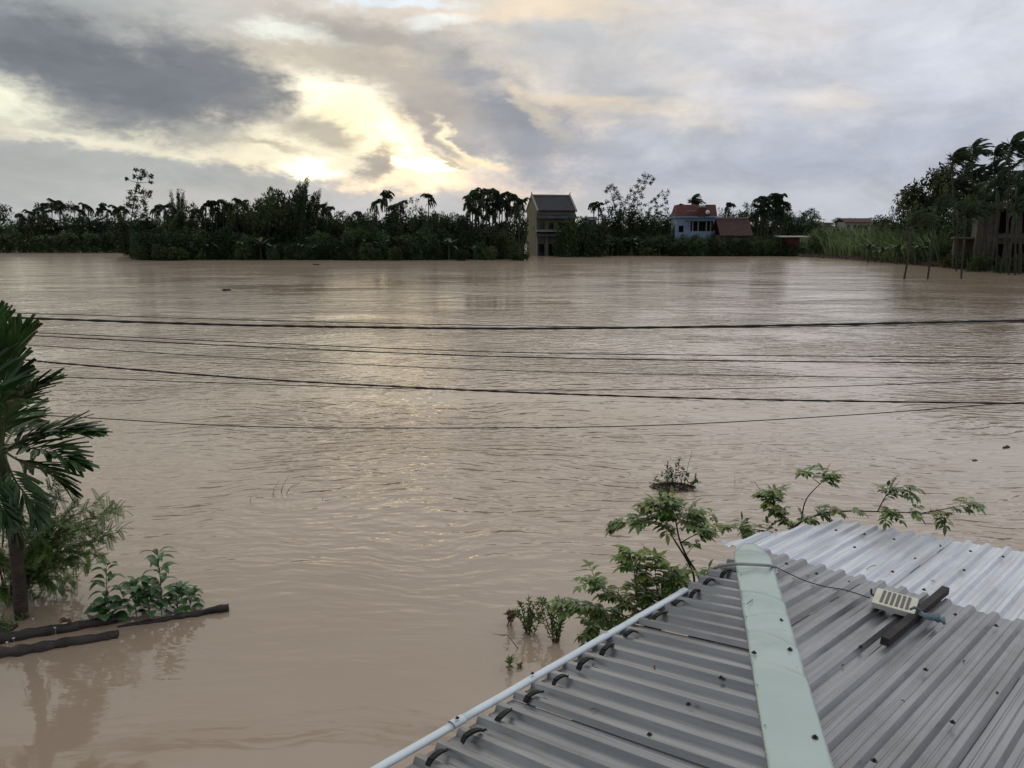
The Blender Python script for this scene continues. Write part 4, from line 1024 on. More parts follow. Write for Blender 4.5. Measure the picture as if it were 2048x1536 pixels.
# --- left far bank (beyond the inlet)
for u, vt, w in ((-70, 425, 90), (-20, 440, 90), (40, 446, 80), (95, 438, 80), (150, 440, 80), (205, 442, 80), (250, 440, 80), (290, 436, 80), (340, 430, 70)):
    bush_at(u, vt, 500, w, 'dark leafy thicket bush of the inlet bank under the left palms', 'thicket bushes of the left inlet bank')
for u, vt, w in ((-40, 468, 60), (5, 472, 55), (50, 466, 55), (90, 474, 50), (135, 468, 55), (180, 470, 50), (222, 466, 55), (262, 470, 50)):
    bush_at(u, vt, 505, w, 'low waterside bush along the left inlet bank', 'low bushes along the left inlet shore')
for u, vt in ((18, 474), (60, 470), (100, 464), (122, 472), (165, 462), (192, 470), (232, 468)):
    b = depth(u, 505); o = bpy.data.objects.new('banana_plant', PBn[rgF.randrange(3)]); COL.objects.link(o); o.location = b; k = aty(u, vt, b.y).z / 3.1; o.scale = (k * 1.1, k * 1.1, k); o.rotation_euler = (0, 0, rgF.uniform(0, 6)); tag(o, 'banana plant at the waterline of the left inlet', 'banana plant', 'banana plants along the left inlet')
tree_at(2, 384, 498, 60, 'round leafy tree at the far left edge of the photo', 'broad')
tree_at(-40, 395, 498, 80, 'broad tree cut off by the left frame edge', 'broad')
tree_at(105, 392, 498, 48, 'brownish tree rising over the palms of the left inlet', 'brown', hfrac=.42)
tree_at(135, 392, 498, 50, 'brown leaved tree, right one of the brownish pair by the left inlet', 'brown', hfrac=.42)
for i, (u, vt) in enumerate(((40, 420), (56, 413), (73, 408), (86, 398), (103, 390), (120, 394), (148, 402), (166, 399), (176, 403), (196, 408), (203, 403), (213, 408), (228, 404), (236, 408), (246, 405), (118, 405), (158, 410), (92, 412))):
    palm_at(u, vt, 500, 'areca palm in the row behind the left inlet', 'areca palms behind the left inlet', sc=1.25)
# --- main dark thicket
x = 262
while x < 1034:
    top = 434 + 8 * math.sin(x * .021) + rgF.uniform(-6, 8)
    if 500 < x < 640: top -= 22
    bush_at(x, top, 514, rgF.uniform(62, 82), 'tall dark bush in the back of the middle thicket', 'tall bushes of the middle thicket'); x += rgF.uniform(24, 32)
x = 282
while x < 1044:
    bush_at(x, 466 + rgF.uniform(-12, 12), rgF.uniform(515.5, 519.8), rgF.uniform(38, 58), 'dark bush dipping into the water at the front of the middle thicket', 'front bushes of the middle thicket'); x += rgF.uniform(17, 24)
x = 285
while x < 1044:
    bush_at(x, 494 + rgF.uniform(-8, 8), rgF.uniform(517.5, 521.2), rgF.uniform(24, 44), 'low branch tangle touching the water along the middle thicket', 'low tangles along the middle thicket'); x += rgF.uniform(15, 22)
def banana(u, vt, vb, label, group):
    b = depth(u, vb); o = bpy.data.objects.new('banana_plant', PBn[rgF.randrange(3)]); COL.objects.link(o); o.location = b; k = aty(u, vt, b.y).z / 3.1; o.scale = (k * 1.15, k * 1.15, k); o.rotation_euler = (0, 0, rgF.uniform(0, 6)); tag(o, label, 'banana plant', group)
for i in range(20): banana(rgF.uniform(300, 960), rgF.uniform(462, 486), 519.5, 'banana plant half drowned at the front of the middle thicket', 'banana plants of the middle thicket')
# small stilts of the open end of the thicket
for i, (u, vt) in enumerate(((264, 488), (278, 486), (296, 488))):
    b = depth(u, 519.5); mb = MB(); mb.tube([b + Vector((0, 0, -1)), aty(u + 1, vt, b.y)], .07, 6); tag(mb.build('stake', M['bark']), ['bare wooden stake, leftmost under the tall airy tree', 'bare wooden stake, middle one under the tall airy tree', 'bare wooden stake, rightmost under the tall airy tree'][i], 'stake', 'stakes at the left end of the thicket')
# tall airy tree built clump by clump
def clump_tree(u0, vb, path, clumps, label, seed, name='tall_airy_tree', r=.12, dens=70):
    rg = random.Random(seed); b = depth(u0, vb); root = empty(name, b, label, 'tree'); D = b.y; k = D / F
    P = [Vector((0, 0, -1))] + [aty(u, v, D) - b for u, v in path]; pth = bez(P, 30)
    mb = MB(); mb.tube(pth, [r * (1 - .7 * i / (len(pth) - 1)) for i in range(len(pth))], 6)
    ml = MB()
    for (u, v, rp) in clumps:
        c = aty(u, v, D) - b + Vector((0, rg.uniform(-1, 1) * rp * k, 0)); near = min(pth, key=lambda q: (q - c).length + max(0, q.z - c.z) * 2)
        mb.tube([near, near.lerp(c, .5) + Vector((0, 0, -.1)), c], [.05, .035, .015], 4); rr = rp * k
        for i in range(int(dens * max(1, (rp / 6) ** 1.6))):
            q = c + rdir(rg) * rr * rg.uniform(.2, 1.05); d = (rdir(rg) + Vector((.3, 0, -.3))).normalized(); s = d.cross(rdir(rg))
            if s.length > .05: ml.quad(q, d, s.normalized(), rg.uniform(.22, .42), rg.uniform(.12, .2))
    mb.build('trunk', M['bark'], root); ml.build('crown', M['far_leaf'], root)
clump_tree(262, 517, [(262, 500), (262, 450), (268, 400), (274, 365), (282, 342)], [(274, 340, 5), (284, 342, 6), (292, 350, 6), (302, 352, 5), (302, 364, 4), (281, 356, 6), (268, 352, 4), (253, 357, 2), (276, 372, 5), (270, 380, 6), (261, 385, 6), (258, 396, 6), (268, 398, 8), (280, 384, 5), (290, 384, 6), (298, 391, 6), (300, 384, 4), (284, 400, 7), (252, 408, 7), (262, 412, 7), (276, 414, 8), (288, 408, 6), (250, 422, 8), (268, 428, 8), (292, 420, 7), (284, 430, 7)], 'tallest airy tree with separate leaf clumps, left end of the middle thicket', 1)
clump_tree(1268, 506, [(1262, 470), (1258, 430), (1266, 400), (1280, 370), (1290, 352)], [(1288, 350, 6), (1298, 352, 6), (1306, 358, 5), (1301, 366, 4), (1290, 364, 6), (1277, 362, 5), (1274, 372, 5), (1286, 376, 6), (1278, 384, 6), (1268, 386, 6), (1262, 380, 4), (1258, 394, 7), (1270, 398, 7), (1284, 392, 6), (1252, 404, 7), (1264, 412, 8), (1280, 408, 7), (1256, 424, 8), (1274, 426, 8), (1248, 416, 6)], 'tall leaning airy tree, highest one between the two houses', 2)
clump_tree(1228, 506, [(1228, 470), (1232, 430), (1226, 400), (1220, 380)], [(1216, 376, 5), (1222, 372, 5), (1229, 376, 6), (1212, 382, 4), (1232, 386, 7), (1238, 396, 7), (1226, 396, 7), (1242, 408, 7), (1230, 412, 8), (1214, 404, 5), (1218, 420, 7), (1240, 424, 8), (1206, 418, 6), (1200, 430, 7)], 'arched airy tree, left of the tall leaning one', 3)
for j, (u, v) in enumerate(((1312, 388), (1330, 380), (1296, 400))):
    rg = random.Random(j); cl = [(u + rg.uniform(-8, 8), v + t * 7 + 3, 3.6) for t in range(9) for _ in range(2)]
    clump_tree(u - 2, 505, [(u - 3, 470), (u, 430), (u + 1, v + 4)], cl, ['sparse thin twigged tree, middle one right of the leaning tree', 'sparse thin twigged tree closest to the red roof', 'sparse thin tree just right of the leaning tree'][j], 10 + j, 'sparse_tree', .07, 26)
# tall dense trees of the middle thicket
tree_at(541, 360, 517, 62, 'tall round tree, left crown of the tallest dense cluster', 'broad', hfrac=.7)
tree_at(576, 370, 516, 70, 'tall dense tree, middle crown of the tallest dense cluster', 'broad', hfrac=.75)
tree_at(612, 366, 517, 66, 'tall dense tree, right crown of the tallest dense cluster', 'broad', hfrac=.75)
tree_at(606, 352, 518, 44, 'feathery pointed tree poking above the tallest dense cluster', 'wispy', hfrac=.6)
tree_at(632, 378, 517, 36, 'slim feathery tree at the right flank of the tallest dense cluster', 'wispy', hfrac=.6)
for u, vt, w in ((298, 424, 44), (338, 412, 46), (400, 412, 50), (430, 408, 52), (455, 404, 46), (484, 402, 50), (522, 384, 52), (560, 364, 60), (596, 362, 56), (640, 402, 46), (668, 420, 46), (708, 422, 46), (748, 424, 44), (778, 418, 44), (846, 412, 44), (868, 418, 44), (896, 424, 44), (930, 420, 40), (1042, 410, 36)):
    tree_at(u, vt, rgF.uniform(513, 517), w, 'dark rounded tree in the canopy of the middle thicket', 'broad', 'rounded trees of the middle thicket canopy', hfrac=.75)
for u, vt, w in ((60, 424, 40), (84, 414, 44), (150, 420, 46), (182, 420, 40), (220, 422, 40), (246, 418, 36)):
    tree_at(u, vt, 499, w, 'dark rounded tree in the canopy behind the left inlet', 'broad', 'rounded trees behind the left inlet', hfrac=.75)
tree_at(370, 380, 516, 34, 'pointed conifer like tree right of the isolated palm pair', 'wispy', hfrac=.6)
tree_at(357, 395, 516, 34, 'leafy tree beside the pointed tree', 'broad')
tree_at(385, 402, 516, 44, 'rounded tree right of the pointed tree', 'broad')
tree_at(468, 392, 516, 40, 'bushy tree between palms left of the dense cluster', 'broad')
tree_at(500, 396, 516, 44, 'bushy tree touching the left side of the dense cluster', 'broad')
tree_at(826, 392, 517, 44, 'airy crowned tree between the two lone tall palms', 'airy', hfrac=.5)
tree_at(806, 402, 517, 36, 'lower airy tree left of the airy crowned one', 'airy', hfrac=.5)
tree_at(745, 404, 517, 34, 'small airy tree left of the taller palm pair', 'airy', hfrac=.5)
tree_at(690, 414, 517, 60, 'low rounded tree between dense cluster and palm pair', 'broad')
tree_at(725, 418, 517, 54, 'low rounded tree just left of the palm pair', 'broad')
tree_at(880, 416, 517, 46, 'low rounded tree right of the lone tall palm', 'broad')
tree_at(910, 412, 517, 40, 'thin twigged low tree left of the dense palm grove', 'airy', hfrac=.5)
for (u, vt, l, s) in ((314, 398, -2, 1.35), (326, 393, 2, 1.5)): palm_at(u, vt, 517, ['broad crowned areca palm, left of the isolated pair', 'broad crowned areca palm, right of the isolated pair'][u > 320], sc=s, lean=l)
for (u, vt) in ((410, 396), (424, 393), (446, 391), (455, 398), (474, 388), (487, 391), (432, 405), (645, 398), (657, 404), (715, 412), (395, 408)):
    palm_at(u, vt, 516, 'areca palm poking out of the middle thicket canopy', 'areca palms of the middle thicket', sc=1.15)
palm_at(752, 388, 517, 'tall areca palm, shorter of the pair left of centre', sc=1.3)
palm_at(772, 376, 517, 'tall areca palm, taller of the pair left of centre', sc=1.3)
palm_at(857, 376, 517, 'lone tall slender areca palm standing clear of the canopy', sc=1.3)
palm_at(786, 402, 517, 'short areca palm right of the tall pair', sc=1.1)
palm_at(800, 392, 517, 'middle sized areca palm right of the tall pair', sc=1.2)
for (u, vt) in ((936, 384), (945, 372), (950, 363), (957, 376), (966, 367), (972, 382), (979, 366), (985, 378), (992, 370), (999, 382), (1004, 374), (1012, 386), (1020, 378), (1029, 381), (1038, 388), (1046, 386), (940, 398), (962, 396), (990, 396), (1016, 398), (952, 406), (978, 408), (1034, 404)):
    palm_at(u, vt, rgF.uniform(514, 518), 'areca palm of the dense grove beside the yellow house', 'areca palms of the dense grove', sc=1.35)
# --- around and right of the yellow house
for u, vt, w in ((1122, 470, 34), (1134, 452, 40), (1140, 428, 56), (1168, 436, 50), (1190, 446, 60)):
    bush_at(u, vt, 513.5, w, 'leafy bush covering the right side of the yellow house', 'bushes beside the yellow house')
for x in range(1180, 1350, 22):
    bush_at(x, 452 + rgF.uniform(-8, 6), 505, rgF.uniform(56, 72), 'dark bush in the thicket between the two houses', 'bushes between the two houses')
for x in range(1150, 1352, 17):
    bush_at(x, 478 + rgF.uniform(-10, 8), 511, rgF.uniform(34, 46), 'waterside bush between the two houses', 'waterside bushes between the two houses')
for i in range(16): banana(rgF.uniform(1150, 1350), rgF.uniform(466, 484), 511.5, 'banana plant at the waterline between the two houses', 'banana plants between the two houses')
for u, vt, w in ((1200, 420, 44), (1224, 402, 46), (1246, 408, 50), (1270, 404, 48), (1292, 414, 46), (1316, 412, 46), (1338, 418, 42), (1168, 424, 36)):
    tree_at(u, vt, 507, w, 'rounded tree in the dense stand between the two houses', 'broad', 'rounded trees between the two houses', hfrac=.8)
for u, vt, w, vb in ((1350, 446, 26, 509), (1366, 470, 34, 511), (1392, 474, 34, 511), (1418, 472, 30, 511), (1432, 462, 26, 508)):
    bush_at(u, vt, vb, w, 'leafy bush pressed against the blue house walls', 'bushes against the blue house')
for u, vt, w in ((1440, 424, 34), (1466, 418, 40), (1494, 412, 46), (1520, 400, 50), (1545, 388, 56), (1566, 394, 44), (1590, 426, 44), (1612, 432, 44)):
    tree_at(u, vt, 500, w, 'rounded tree behind the long red roof and shed', 'broad', 'rounded trees behind the long red roof', hfrac=.8)
palm_at(1188, 393, 508, 'areca palm, first one right of the yellow house', sc=1.3); palm_at(1197, 398, 508, 'areca palm, second one right of the yellow house', sc=1.2)
for x in range(1350, 1600, 17):
    bush_at(x, 484 + rgF.uniform(-8, 6), 512, rgF.uniform(34, 48), 'low bush at the waterline below the blue house and red roof', 'waterside bushes right of the blue house')
for x in list(range(1425, 1560, 24)):
    bush_at(x, 472 + rgF.uniform(-6, 6), 508, rgF.uniform(36, 48), 'bush in front of the long dark red roof', 'bushes before the long red roof')
for i in range(5): banana(rgF.uniform(1352, 1420), rgF.uniform(478, 488), 511.5, 'banana plant below the blue house', 'banana plants below the blue house')
for x in range(1500, 1660, 26):
    bush_at(x, 448 + rgF.uniform(-4, 8), 500, rgF.uniform(54, 66), 'bush behind the small red shed', 'bushes behind the small red shed')
palm_at(1384, 392, 506, 'areca palm in front of the blue house, taller', sc=1.35, windy=True); palm_at(1398, 396, 500, 'areca palm behind the red roof', sc=1.3); palm_at(1408, 437, 508, 'small palm before the blue house balcony', sc=1.0)
palm_at(1459, 395, 498, 'areca palm above the left end of the long red roof', sc=1.8); palm_at(1368, 400, 496, 'short areca palm peeping over the left of the red roof', sc=1.3)
tree_at(1488, 404, 496, 40, 'rounded dark tree above the long red roof', 'airy'); tree_at(1436, 402, 494, 24, 'thin airy tree between blue house and long red roof', 'airy'); tree_at(1478, 416, 498, 44, 'low rounded tree behind the long red roof', 'broad')
for (u, vt) in ((1522, 384), (1530, 380), (1516, 396), (1547, 378), (1555, 374), (1563, 378), (1568, 390), (1536, 396), (1524, 408), (1552, 396), (1560, 408)):
    palm_at(u, vt, 506, 'drooping areca palm in the tall clump right of the long red roof', 'areca palms of the tall clump', sc=1.6)
tree_at(1620, 410, 484, 44, 'distant rounded tree above the small red shed', 'broad', D=230); tree_at(1600, 418, 484, 30, 'smaller distant tree left of the rounded one', 'broad', D=230)
for k, (u, vt) in enumerate(((1650, 434), (1672, 430), (1694, 431), (1715, 434), (1738, 430), (1758, 424))): tree_at(u, vt, 484, 34, 'faint tree on the distant right skyline', 'broad', 'faint trees of the distant right skyline', D=210)
# --- right bank
for (x, vt, w, vb) in ((1640, 458, 44, 512), (1668, 456, 50, 512), (1700, 458, 54, 513), (1735, 446, 60, 514), (1770, 432, 70, 516), (1805, 428, 80, 518), (1840, 430, 84, 522), (1878, 440, 84, 526), (1905, 420, 80, 524)):
    bush_at(x, vt, vb, w, 'dark bush standing behind the pale reeds on the right bank', 'bushes behind the reeds')
for (x, vt, w, vb) in ((1850, 492, 54, 527), (1880, 498, 50, 530), (1905, 490, 56, 531), (1930, 505, 46, 538), (1962, 512, 40, 541), (2010, 518, 50, 545), (2040, 512, 60, 545), (1948, 520, 40, 543), (1912, 500, 50, 536), (1895, 470, 60, 530), (1925, 478, 50, 533), (1820, 496, 50, 524)):
    bush_at(x, vt, vb, w, 'low bush at the water below the right palms', 'low bushes below the right palms')
tree_at(1856, 312, 524, 66, 'big tree with pointed windblown top on the right bank', 'wispy', hfrac=.62)
tree_at(1846, 322, 524, 112, 'large dense tree, main crown left of the right palms', 'broad', hfrac=.55)
tree_at(1812, 350, 524, 92, 'large airy tree, left shoulder of the right grove', 'airy', hfrac=.62)
tree_at(1795, 396, 522, 60, 'lower airy tree sloping down to the reeds', 'airy', hfrac=.6)
tree_at(1826, 366, 522, 104, 'dense tree under the left shoulder of the right grove', 'broad', hfrac=.6)
tree_at(1888, 338, 526, 92, 'yellowish dense tree behind the right palms', 'broad', hfrac=.6)
tree_at(1915, 380, 528, 74, 'dense tree left of the concrete house', 'broad', hfrac=.5)
tree_at(1950, 350, 534, 90, 'broad dense tree filling behind the tall close palm pair', 'broad', hfrac=.6)
tree_at(1985, 366, 536, 90, 'broad dense tree behind the beige concrete wall', 'broad', hfrac=.5, D=108)
tree_at(2045, 372, 536, 80, 'broad dense tree behind the dark concrete openings', 'broad', hfrac=.5, D=108)
tree_at(1838, 400, 526, 90, 'dense low tree at the foot of the big pointed tree', 'broad', hfrac=.8)
tree_at(1880, 410, 528, 80, 'dense low tree left of the concrete house wing', 'broad', hfrac=.85)
tree_at(1925, 430, 532, 60, 'leafy small tree hiding the concrete house wing', 'broad', hfrac=.9)
tree_at(1770, 424, 518, 50, 'small tree at the top of the reed bed', 'broad', hfrac=.7)
RW = (((1911, 296), 533, -3, 1.0, 'windblown areca palm, left of the close tall pair by the right grove'), ((1942, 284), 529, 6, 1.1, 'windblown areca palm, right of the close tall pair by the right grove'), ((2012, 263), 546, 12, 1.15, 'tallest windblown areca palm above the concrete house'), ((2052, 285), 546, 4, 1.05, 'windblown areca palm at the right frame edge'), ((1998, 290), 528, -6, .9, 'thin areca palm with drooping top left of the tallest'),
      ((1985, 318), 530, 8, 1.1, 'windblown areca palm just below and left of the tallest'), ((1993, 345), 545, 6, 1.1, 'windblown areca palm, lower one of the stacked pair under the tallest'), ((1925, 332), 528, 4, 1.05, 'windblown areca palm below the close tall pair'), ((1953, 338), 529, 6, 1.1, 'bushy windblown areca palm left of the concrete house roof'), ((1972, 372), 543, 4, 1.05, 'low windblown areca palm at the concrete house corner'),
      ((2040, 352), 548, 8, 1.2, 'large windblown areca palm before the concrete roof'), ((2030, 390), 550, 6, 1.0, 'lower windblown palm in front of the dark upper opening'), ((1908, 350), 530, 4, 1.0, 'areca palm in the heart of the right grove'), ((1938, 372), 530, 4, 1.0, 'areca palm low in the right grove'), ((1960, 402), 543, 3, .9, 'small green palm in front of the beige concrete wall'))
for (uv, vb, ln, sc_, lab) in RW: palm_at(uv[0], uv[1], vb, lab, 'windblown areca palms by the concrete house', True, ln, sc_ * 1.42)
palm_at(1808, 428, 558, 'short areca palm standing in open water, left of three', windy=True, lean=22, sc=1.15)
palm_at(1855, 384, 558, 'areca palm standing in open water, middle of three', windy=True, lean=22, sc=1.15)
palm_at(1922, 408, 558, 'areca palm standing in open water, right of three', windy=True, lean=12, sc=1.0)
for i, (u, vb, vt, ln) in enumerate(((1912, 543, 400, 6), (2000, 548, 380, 26), (2017, 550, 350, 20), (2038, 549, 370, 6))):
    palm_at(u, vt, vb, 'slim palm with pale straight trunk standing before the concrete house', 'slim pale trunked palms before the concrete house', True, ln, .95)
for (u, v, vb) in ((1735, 478, 524), (1762, 486, 526), (1792, 480, 528), (1830, 482, 530), (1850, 470, 528), (1620, 484, 512), (1606, 490, 512)): banana(u, v, vb, 'banana plant among the reeds of the right bank', 'banana plants among the reeds')
# reeds: one mass of blades
rg = random.Random(15); mb = MB()
for k in range(6500):
    u = rg.uniform(1602, 1885); f = (u - 1602) / 283; vb = 511 + 20 * f ** 1.3 - rg.uniform(0, 9); b = depth(u, vb); H = rg.uniform(2.8, 5.8) * (1.0 if f > .12 else .7)
    mb.leaf(b + Vector((rg.uniform(-.5, .5), 0, 0)), Vector((rg.uniform(-.32, .22), rg.uniform(-.2, .2), 1)), Vector((0, -1, .1)) + rdir(rg) * .5, H, rg.uniform(.09, .18), rg.uniform(.4, 2.4), 5, .1)
tag(mb.build('reeds', M['reed']), 'tall pale green reed bed along the right bank', 'reeds', kind='stuff')
mb = MB()
for k in range(1500):
    u = rg.uniform(1602, 1930); f = (u - 1602) / 328; vb = 513.5 + 25 * f ** 1.15 + rg.uniform(-1.5, .5); b = depth(u, vb)
    mb.leaf(b, Vector((rg.uniform(-1, .6), rg.uniform(-1, .3), .9)), Vector((0, -.5, 1)), rg.uniform(.5, 1.2), .10, 1.6, 3, .1)
tag(mb.build('reed_litter', mat('rusty_litter', (.07, .045, .025), .8, var=.5, vscale=1)), 'rusty dead stalks matted along the foot of the reed bed', 'dead reeds', kind='stuff')
# far wood behind everything
rg = random.Random(3); mb = MB()
for k in range(900):
    x = rg.uniform(-420, 420); y = rg.uniform(225, 300); hh = rg.uniform(3.5, 8.6) * (.9 + .25 * noise.noise(Vector((x * .02, 0, 4))))
    for j in range(26):
        q = Vector((x + rg.uniform(-3.5, 3.5), y + rg.uniform(-2, 2), hh * rg.uniform(0, 1))); d = rdir(rg); s = d.cross(rdir(rg))
        if s.length > .05: mb.quad(q, d, s.normalized(), rg.uniform(1.2, 2.4), rg.uniform(.7, 1.3))
tag(mb.build('far_wood', M['far_leaf']), 'continuous distant wood closing the horizon', 'wood', kind='stuff')

# ------------------------------------------------------------------ buildings
def facade(mb, w, z0, z1, holes, y=0.0, th=.22, x0=0.0):
    xs = sorted({x0, w} | {h[0] for h in holes} | {h[1] for h in holes}); zs = sorted({z0, z1} | {h[2] for h in holes} | {h[3] for h in holes})
    for i in range(len(xs) - 1):
        for j in range(len(zs) - 1):
            cx, cz = (xs[i] + xs[i + 1]) / 2, (zs[j] + zs[j + 1]) / 2
            if not any(h[0] < cx < h[1] and h[2] < cz < h[3] for h in holes): mb.box2((xs[i], y, zs[j]), (xs[i + 1], y + th, zs[j + 1]))
def tile_mat(name, col, sc=3.0):
    m = mat(name, col, .75, var=.25, vscale=1.5, col2=[c * .6 for c in col], c2=(.5, .75)); T = NT(m.node_tree)
    P = T.node('ShaderNodeTexCoord').outputs['Object']; w1 = T.node('ShaderNodeTexWave'); w1.inputs['Scale'].default_value = sc; T.l.new(P, w1.inputs['Vector'])
    w2 = T.node('ShaderNodeTexWave', bands_direction='Y'); w2.inputs['Scale'].default_value = sc * .9; T.l.new(P, w2.inputs['Vector'])
    bn = T.node('ShaderNodeBump'); bn.inputs['Strength'].default_value = .9; bn.inputs['Distance'].default_value = .08
    T.l.new(T.math('ADD', w1.outputs['Fac'], w2.outputs['Fac']), bn.inputs['Height']); T.l.new(bn.outputs[0], T.n['Principled BSDF'].inputs['Normal']); return m
M['glass'] = mat('dark_glass', (.012, .014, .016), .15, spec=.6, var=.1)
M['dark'] = mat('painted_interior_shade', (.018, .017, .016), .9)  # sheets behind house openings: interior shade painted in as near-black colour
M['ochre'] = mat('ochre_wall', (.155, .138, .085), .85, var=.15, vscale=.6, col2=(.13, .11, .06), c2=(.5, .8))
M['ltrim'] = mat('light_trim', (.26, .25, .22), .8, var=.1)
M['slate'] = tile_mat('dark_tile', (.045, .045, .058), 2.4); M['bluetile'] = tile_mat('blue_grey_tile', (.07, .09, .11), 2.4)
M['redtile'] = tile_mat('red_tile', (.15, .048, .038), 2.4); M['oldred'] = tile_mat('old_red_tile', (.085, .036, .032), 2.0)
M['bluewall'] = mat('pale_blue_wall', (.24, .32, .42), .8, var=.12, vscale=.6, col2=(.16, .20, .25), c2=(.55, .8))
M['concrete'] = mat('stained_concrete', (.095, .082, .058), .9, var=.3, vscale=.7, bump=.3, col2=(.045, .04, .03), c2=(.48, .72))
def Hx(u, D): return aty(u, 458, D).x
# yellow three-storey house
D = 140; b = Vector((Hx(1073, D), D, 0)); yh = empty('yellow_house', b, 'three storey ochre house with dark tiled gable roof rising from the water', 'house'); yh.rotation_euler = (0, 0, R(13))
Wd, Dp = 7.3, 7.2
mb = MB(); hs = [(.25, 1.5, 4.8, 5.95), (2.3, 3.2, 4.8, 5.95), (4.1, 6.4, 4.6, 5.95), (.25, 1.5, -1.0, 2.15), (2.3, 4.3, -1.0, 2.15), (4.6, 7.0, -1.0, 2.15)]
facade(mb, Wd, -2, 8.2, hs)
mb.box2((0, .22, -2), (.22, Dp, 8.2)); mb.box2((Wd - .22, .22, -2), (Wd, Dp, 8.2)); mb.box2((.22, Dp - .22, -2), (Wd - .22, Dp, 8.2))
for xx in (0, Wd - .22): mb.add([(xx, 0, 8.2), (xx, Dp, 8.2), (xx, Dp / 2, 10.75), (xx + .22, 0, 8.2), (xx + .22, Dp, 8.2), (xx + .22, Dp / 2, 10.75)], [(0, 1, 2), (3, 5, 4), (0, 2, 5, 3), (1, 4, 5, 2)])
mb.build('wall', M['ochre'], yh)
for (x0, x1, z0, z1) in hs:
    mb = MB(); mb.box2((x0, .16, z0), (x1, .19, z1)); wn = mb.build('window', M['glass'], yh)
    mb = MB(); 
    for xx in (x0 + .03, (x0 + x1) / 2, x1 - .03): mb.box2((xx - .03, .09, z0), (xx + .03, .155, z1))
    mb.box2((x0, .10, z1 - .07), (x1, .15, z1 - .002)); mb.build('frame', M['bark'], wn)
mb = MB(); mb.box2((-.05, 1.9, 4.6), (-.003, 2.7, 5.8)); mb.build('window', M['glass'], yh)
mb = MB(); mb.box2((-.12, -.95, 4.30), (Wd + .1, -.02, 4.62)); mb.box2((-.1, -.10, 7.42), (Wd + .1, -.003, 7.52)); mb.build('balcony_ledge', M['ltrim'], yh)
def slab(mb, x0, x1, y0, z0, y1, z1, th=.12): mb.add([(x0, y0, z0), (x1, y0, z0), (x1, y1, z1), (x0, y1, z1), (x0, y0, z0 - th), (x1, y0, z0 - th), (x1, y1, z1 - th), (x0, y1, z1 - th)], [(0, 1, 2, 3), (7, 6, 5, 4), (0, 4, 5, 1), (1, 5, 6, 2), (2, 6, 7, 3), (3, 7, 4, 0)])
for (z0, z1) in ((6.75, 7.40), (3.62, 4.28)):
    mb = MB(); slab(mb, -.05, Wd + .05, -1.15, z0, -.03, z1); mb.build('skirt_roof', M['bluetile'], yh)
mb = MB(); slab(mb, .1, Wd - .1, -.55, 8.12, Dp / 2, 10.85); slab(mb, .1, Wd - .1, Dp + .5, 8.12, Dp / 2, 10.85); mb.build('roof', M['slate'], yh)
for xx in (-.12, Wd - .16):
    mb = MB(); slab(mb, xx, xx + .28, -.7, 8.14, Dp / 2, 11.08, .32); slab(mb, xx, xx + .28, Dp + .6, 8.14, Dp / 2, 11.08, .32); mb.tube([(xx + .14, Dp / 2, 10.9), (xx + .14, Dp / 2, 11.15), (xx + .14 + (.12 if xx > 1 else -.12), Dp / 2, 11.5)], [.16, .12, .04], 6); mb.build('gable_coping', M['ltrim'], yh)
mb = MB(); mb.box2((.2, Dp / 2 - .12, 10.8), (Wd - .2, Dp / 2 + .12, 11.02)); mb.build('ridge', M['ltrim'], yh)
for xx in (.1, 1.85, 4.45):
    mb = MB(); mb.box2((xx - .12, -.30, -2), (xx + .12, -.02, 3.5)); mb.build('column', M['ltrim'], yh)
# pale blue house with red roof and tanks
D = 146; b = Vector((Hx(1352, D), D, 0)); bh = empty('blue_house', b, 'pale blue two storey house with bright red roof and water tanks', 'house'); bh.rotation_euler = (0, 0, R(-4))
w = Hx(1429, D) - b.x
mb = MB(); hs = [(2.7, 6.9, 4.4, 6.2), (.5, 1.4, 4.2, 5.4), (2.9, 3.8, .2, 2.2)]; facade(mb, w, -2, 6.9, hs); mb.box2((0, .22, -2), (.22, 7, 6.9)); mb.box2((w - .22, .22, -2), (w, 7, 6.9)); mb.box2((.22, 6.8, -2), (w - .22, 7, 6.9)); mb.build('wall', M['bluewall'], bh)
mb = MB(); mb.box2((1.6, -1.3, -2), (w - .9, -.003, 4.35)); mb.build('porch', M['bluewall'], bh)
mb = MB(); mb.box2((.22, 1.6, 4.0), (w - .25, 1.7, 6.7)); mb.build('shade_sheet', M['dark'], bh)
for xx in (2.9, 3.9, 5.4, w - 1.05):
    mb = MB(); mb.box2((xx - .08, -1.2, 4.35), (xx + .08, -1.04, 6.3)); mb.build('column', M['ltrim'], bh)
mb = MB(); mb.box2((-.35, -.6, 6.9), (w + .35, 7.3, 7.12)); mb.build('cornice', M['bluewall'], bh)
mb = MB(); mb.box2((1.5, -1.45, 6.15), (w - .8, -.61, 6.35)); mb.build('canopy', M['bluetile'], bh)
mb = MB(); x0, x1 = -.25, w + .2
mb.add([(x0, -.5, 7.12), (x1, -.5, 7.12), (x1, 7.2, 7.12), (x0, 7.2, 7.12), (x0 + .5, 1.2, 9.3), (x1 - .1, 1.2, 9.3), (x1 - .1, 5.6, 9.3), (x0 + .5, 5.6, 9.3)], [(0, 1, 5, 4), (1, 2, 6, 5), (2, 3, 7, 6), (3, 0, 4, 7), (4, 5, 6, 7)]); mb.build('roof', M['redtile'], bh)
mb = MB(); mb.box2((3.9, -.9, 7.13), (5.3, .6, 8.6)); mb.build('dormer', M['redtile'], bh)
mb = MB(); mb.box2((1.9, -1.05, 8.05), (3.4, -.3, 8.17)); mb.build('ledge', M['ltrim'], bh)
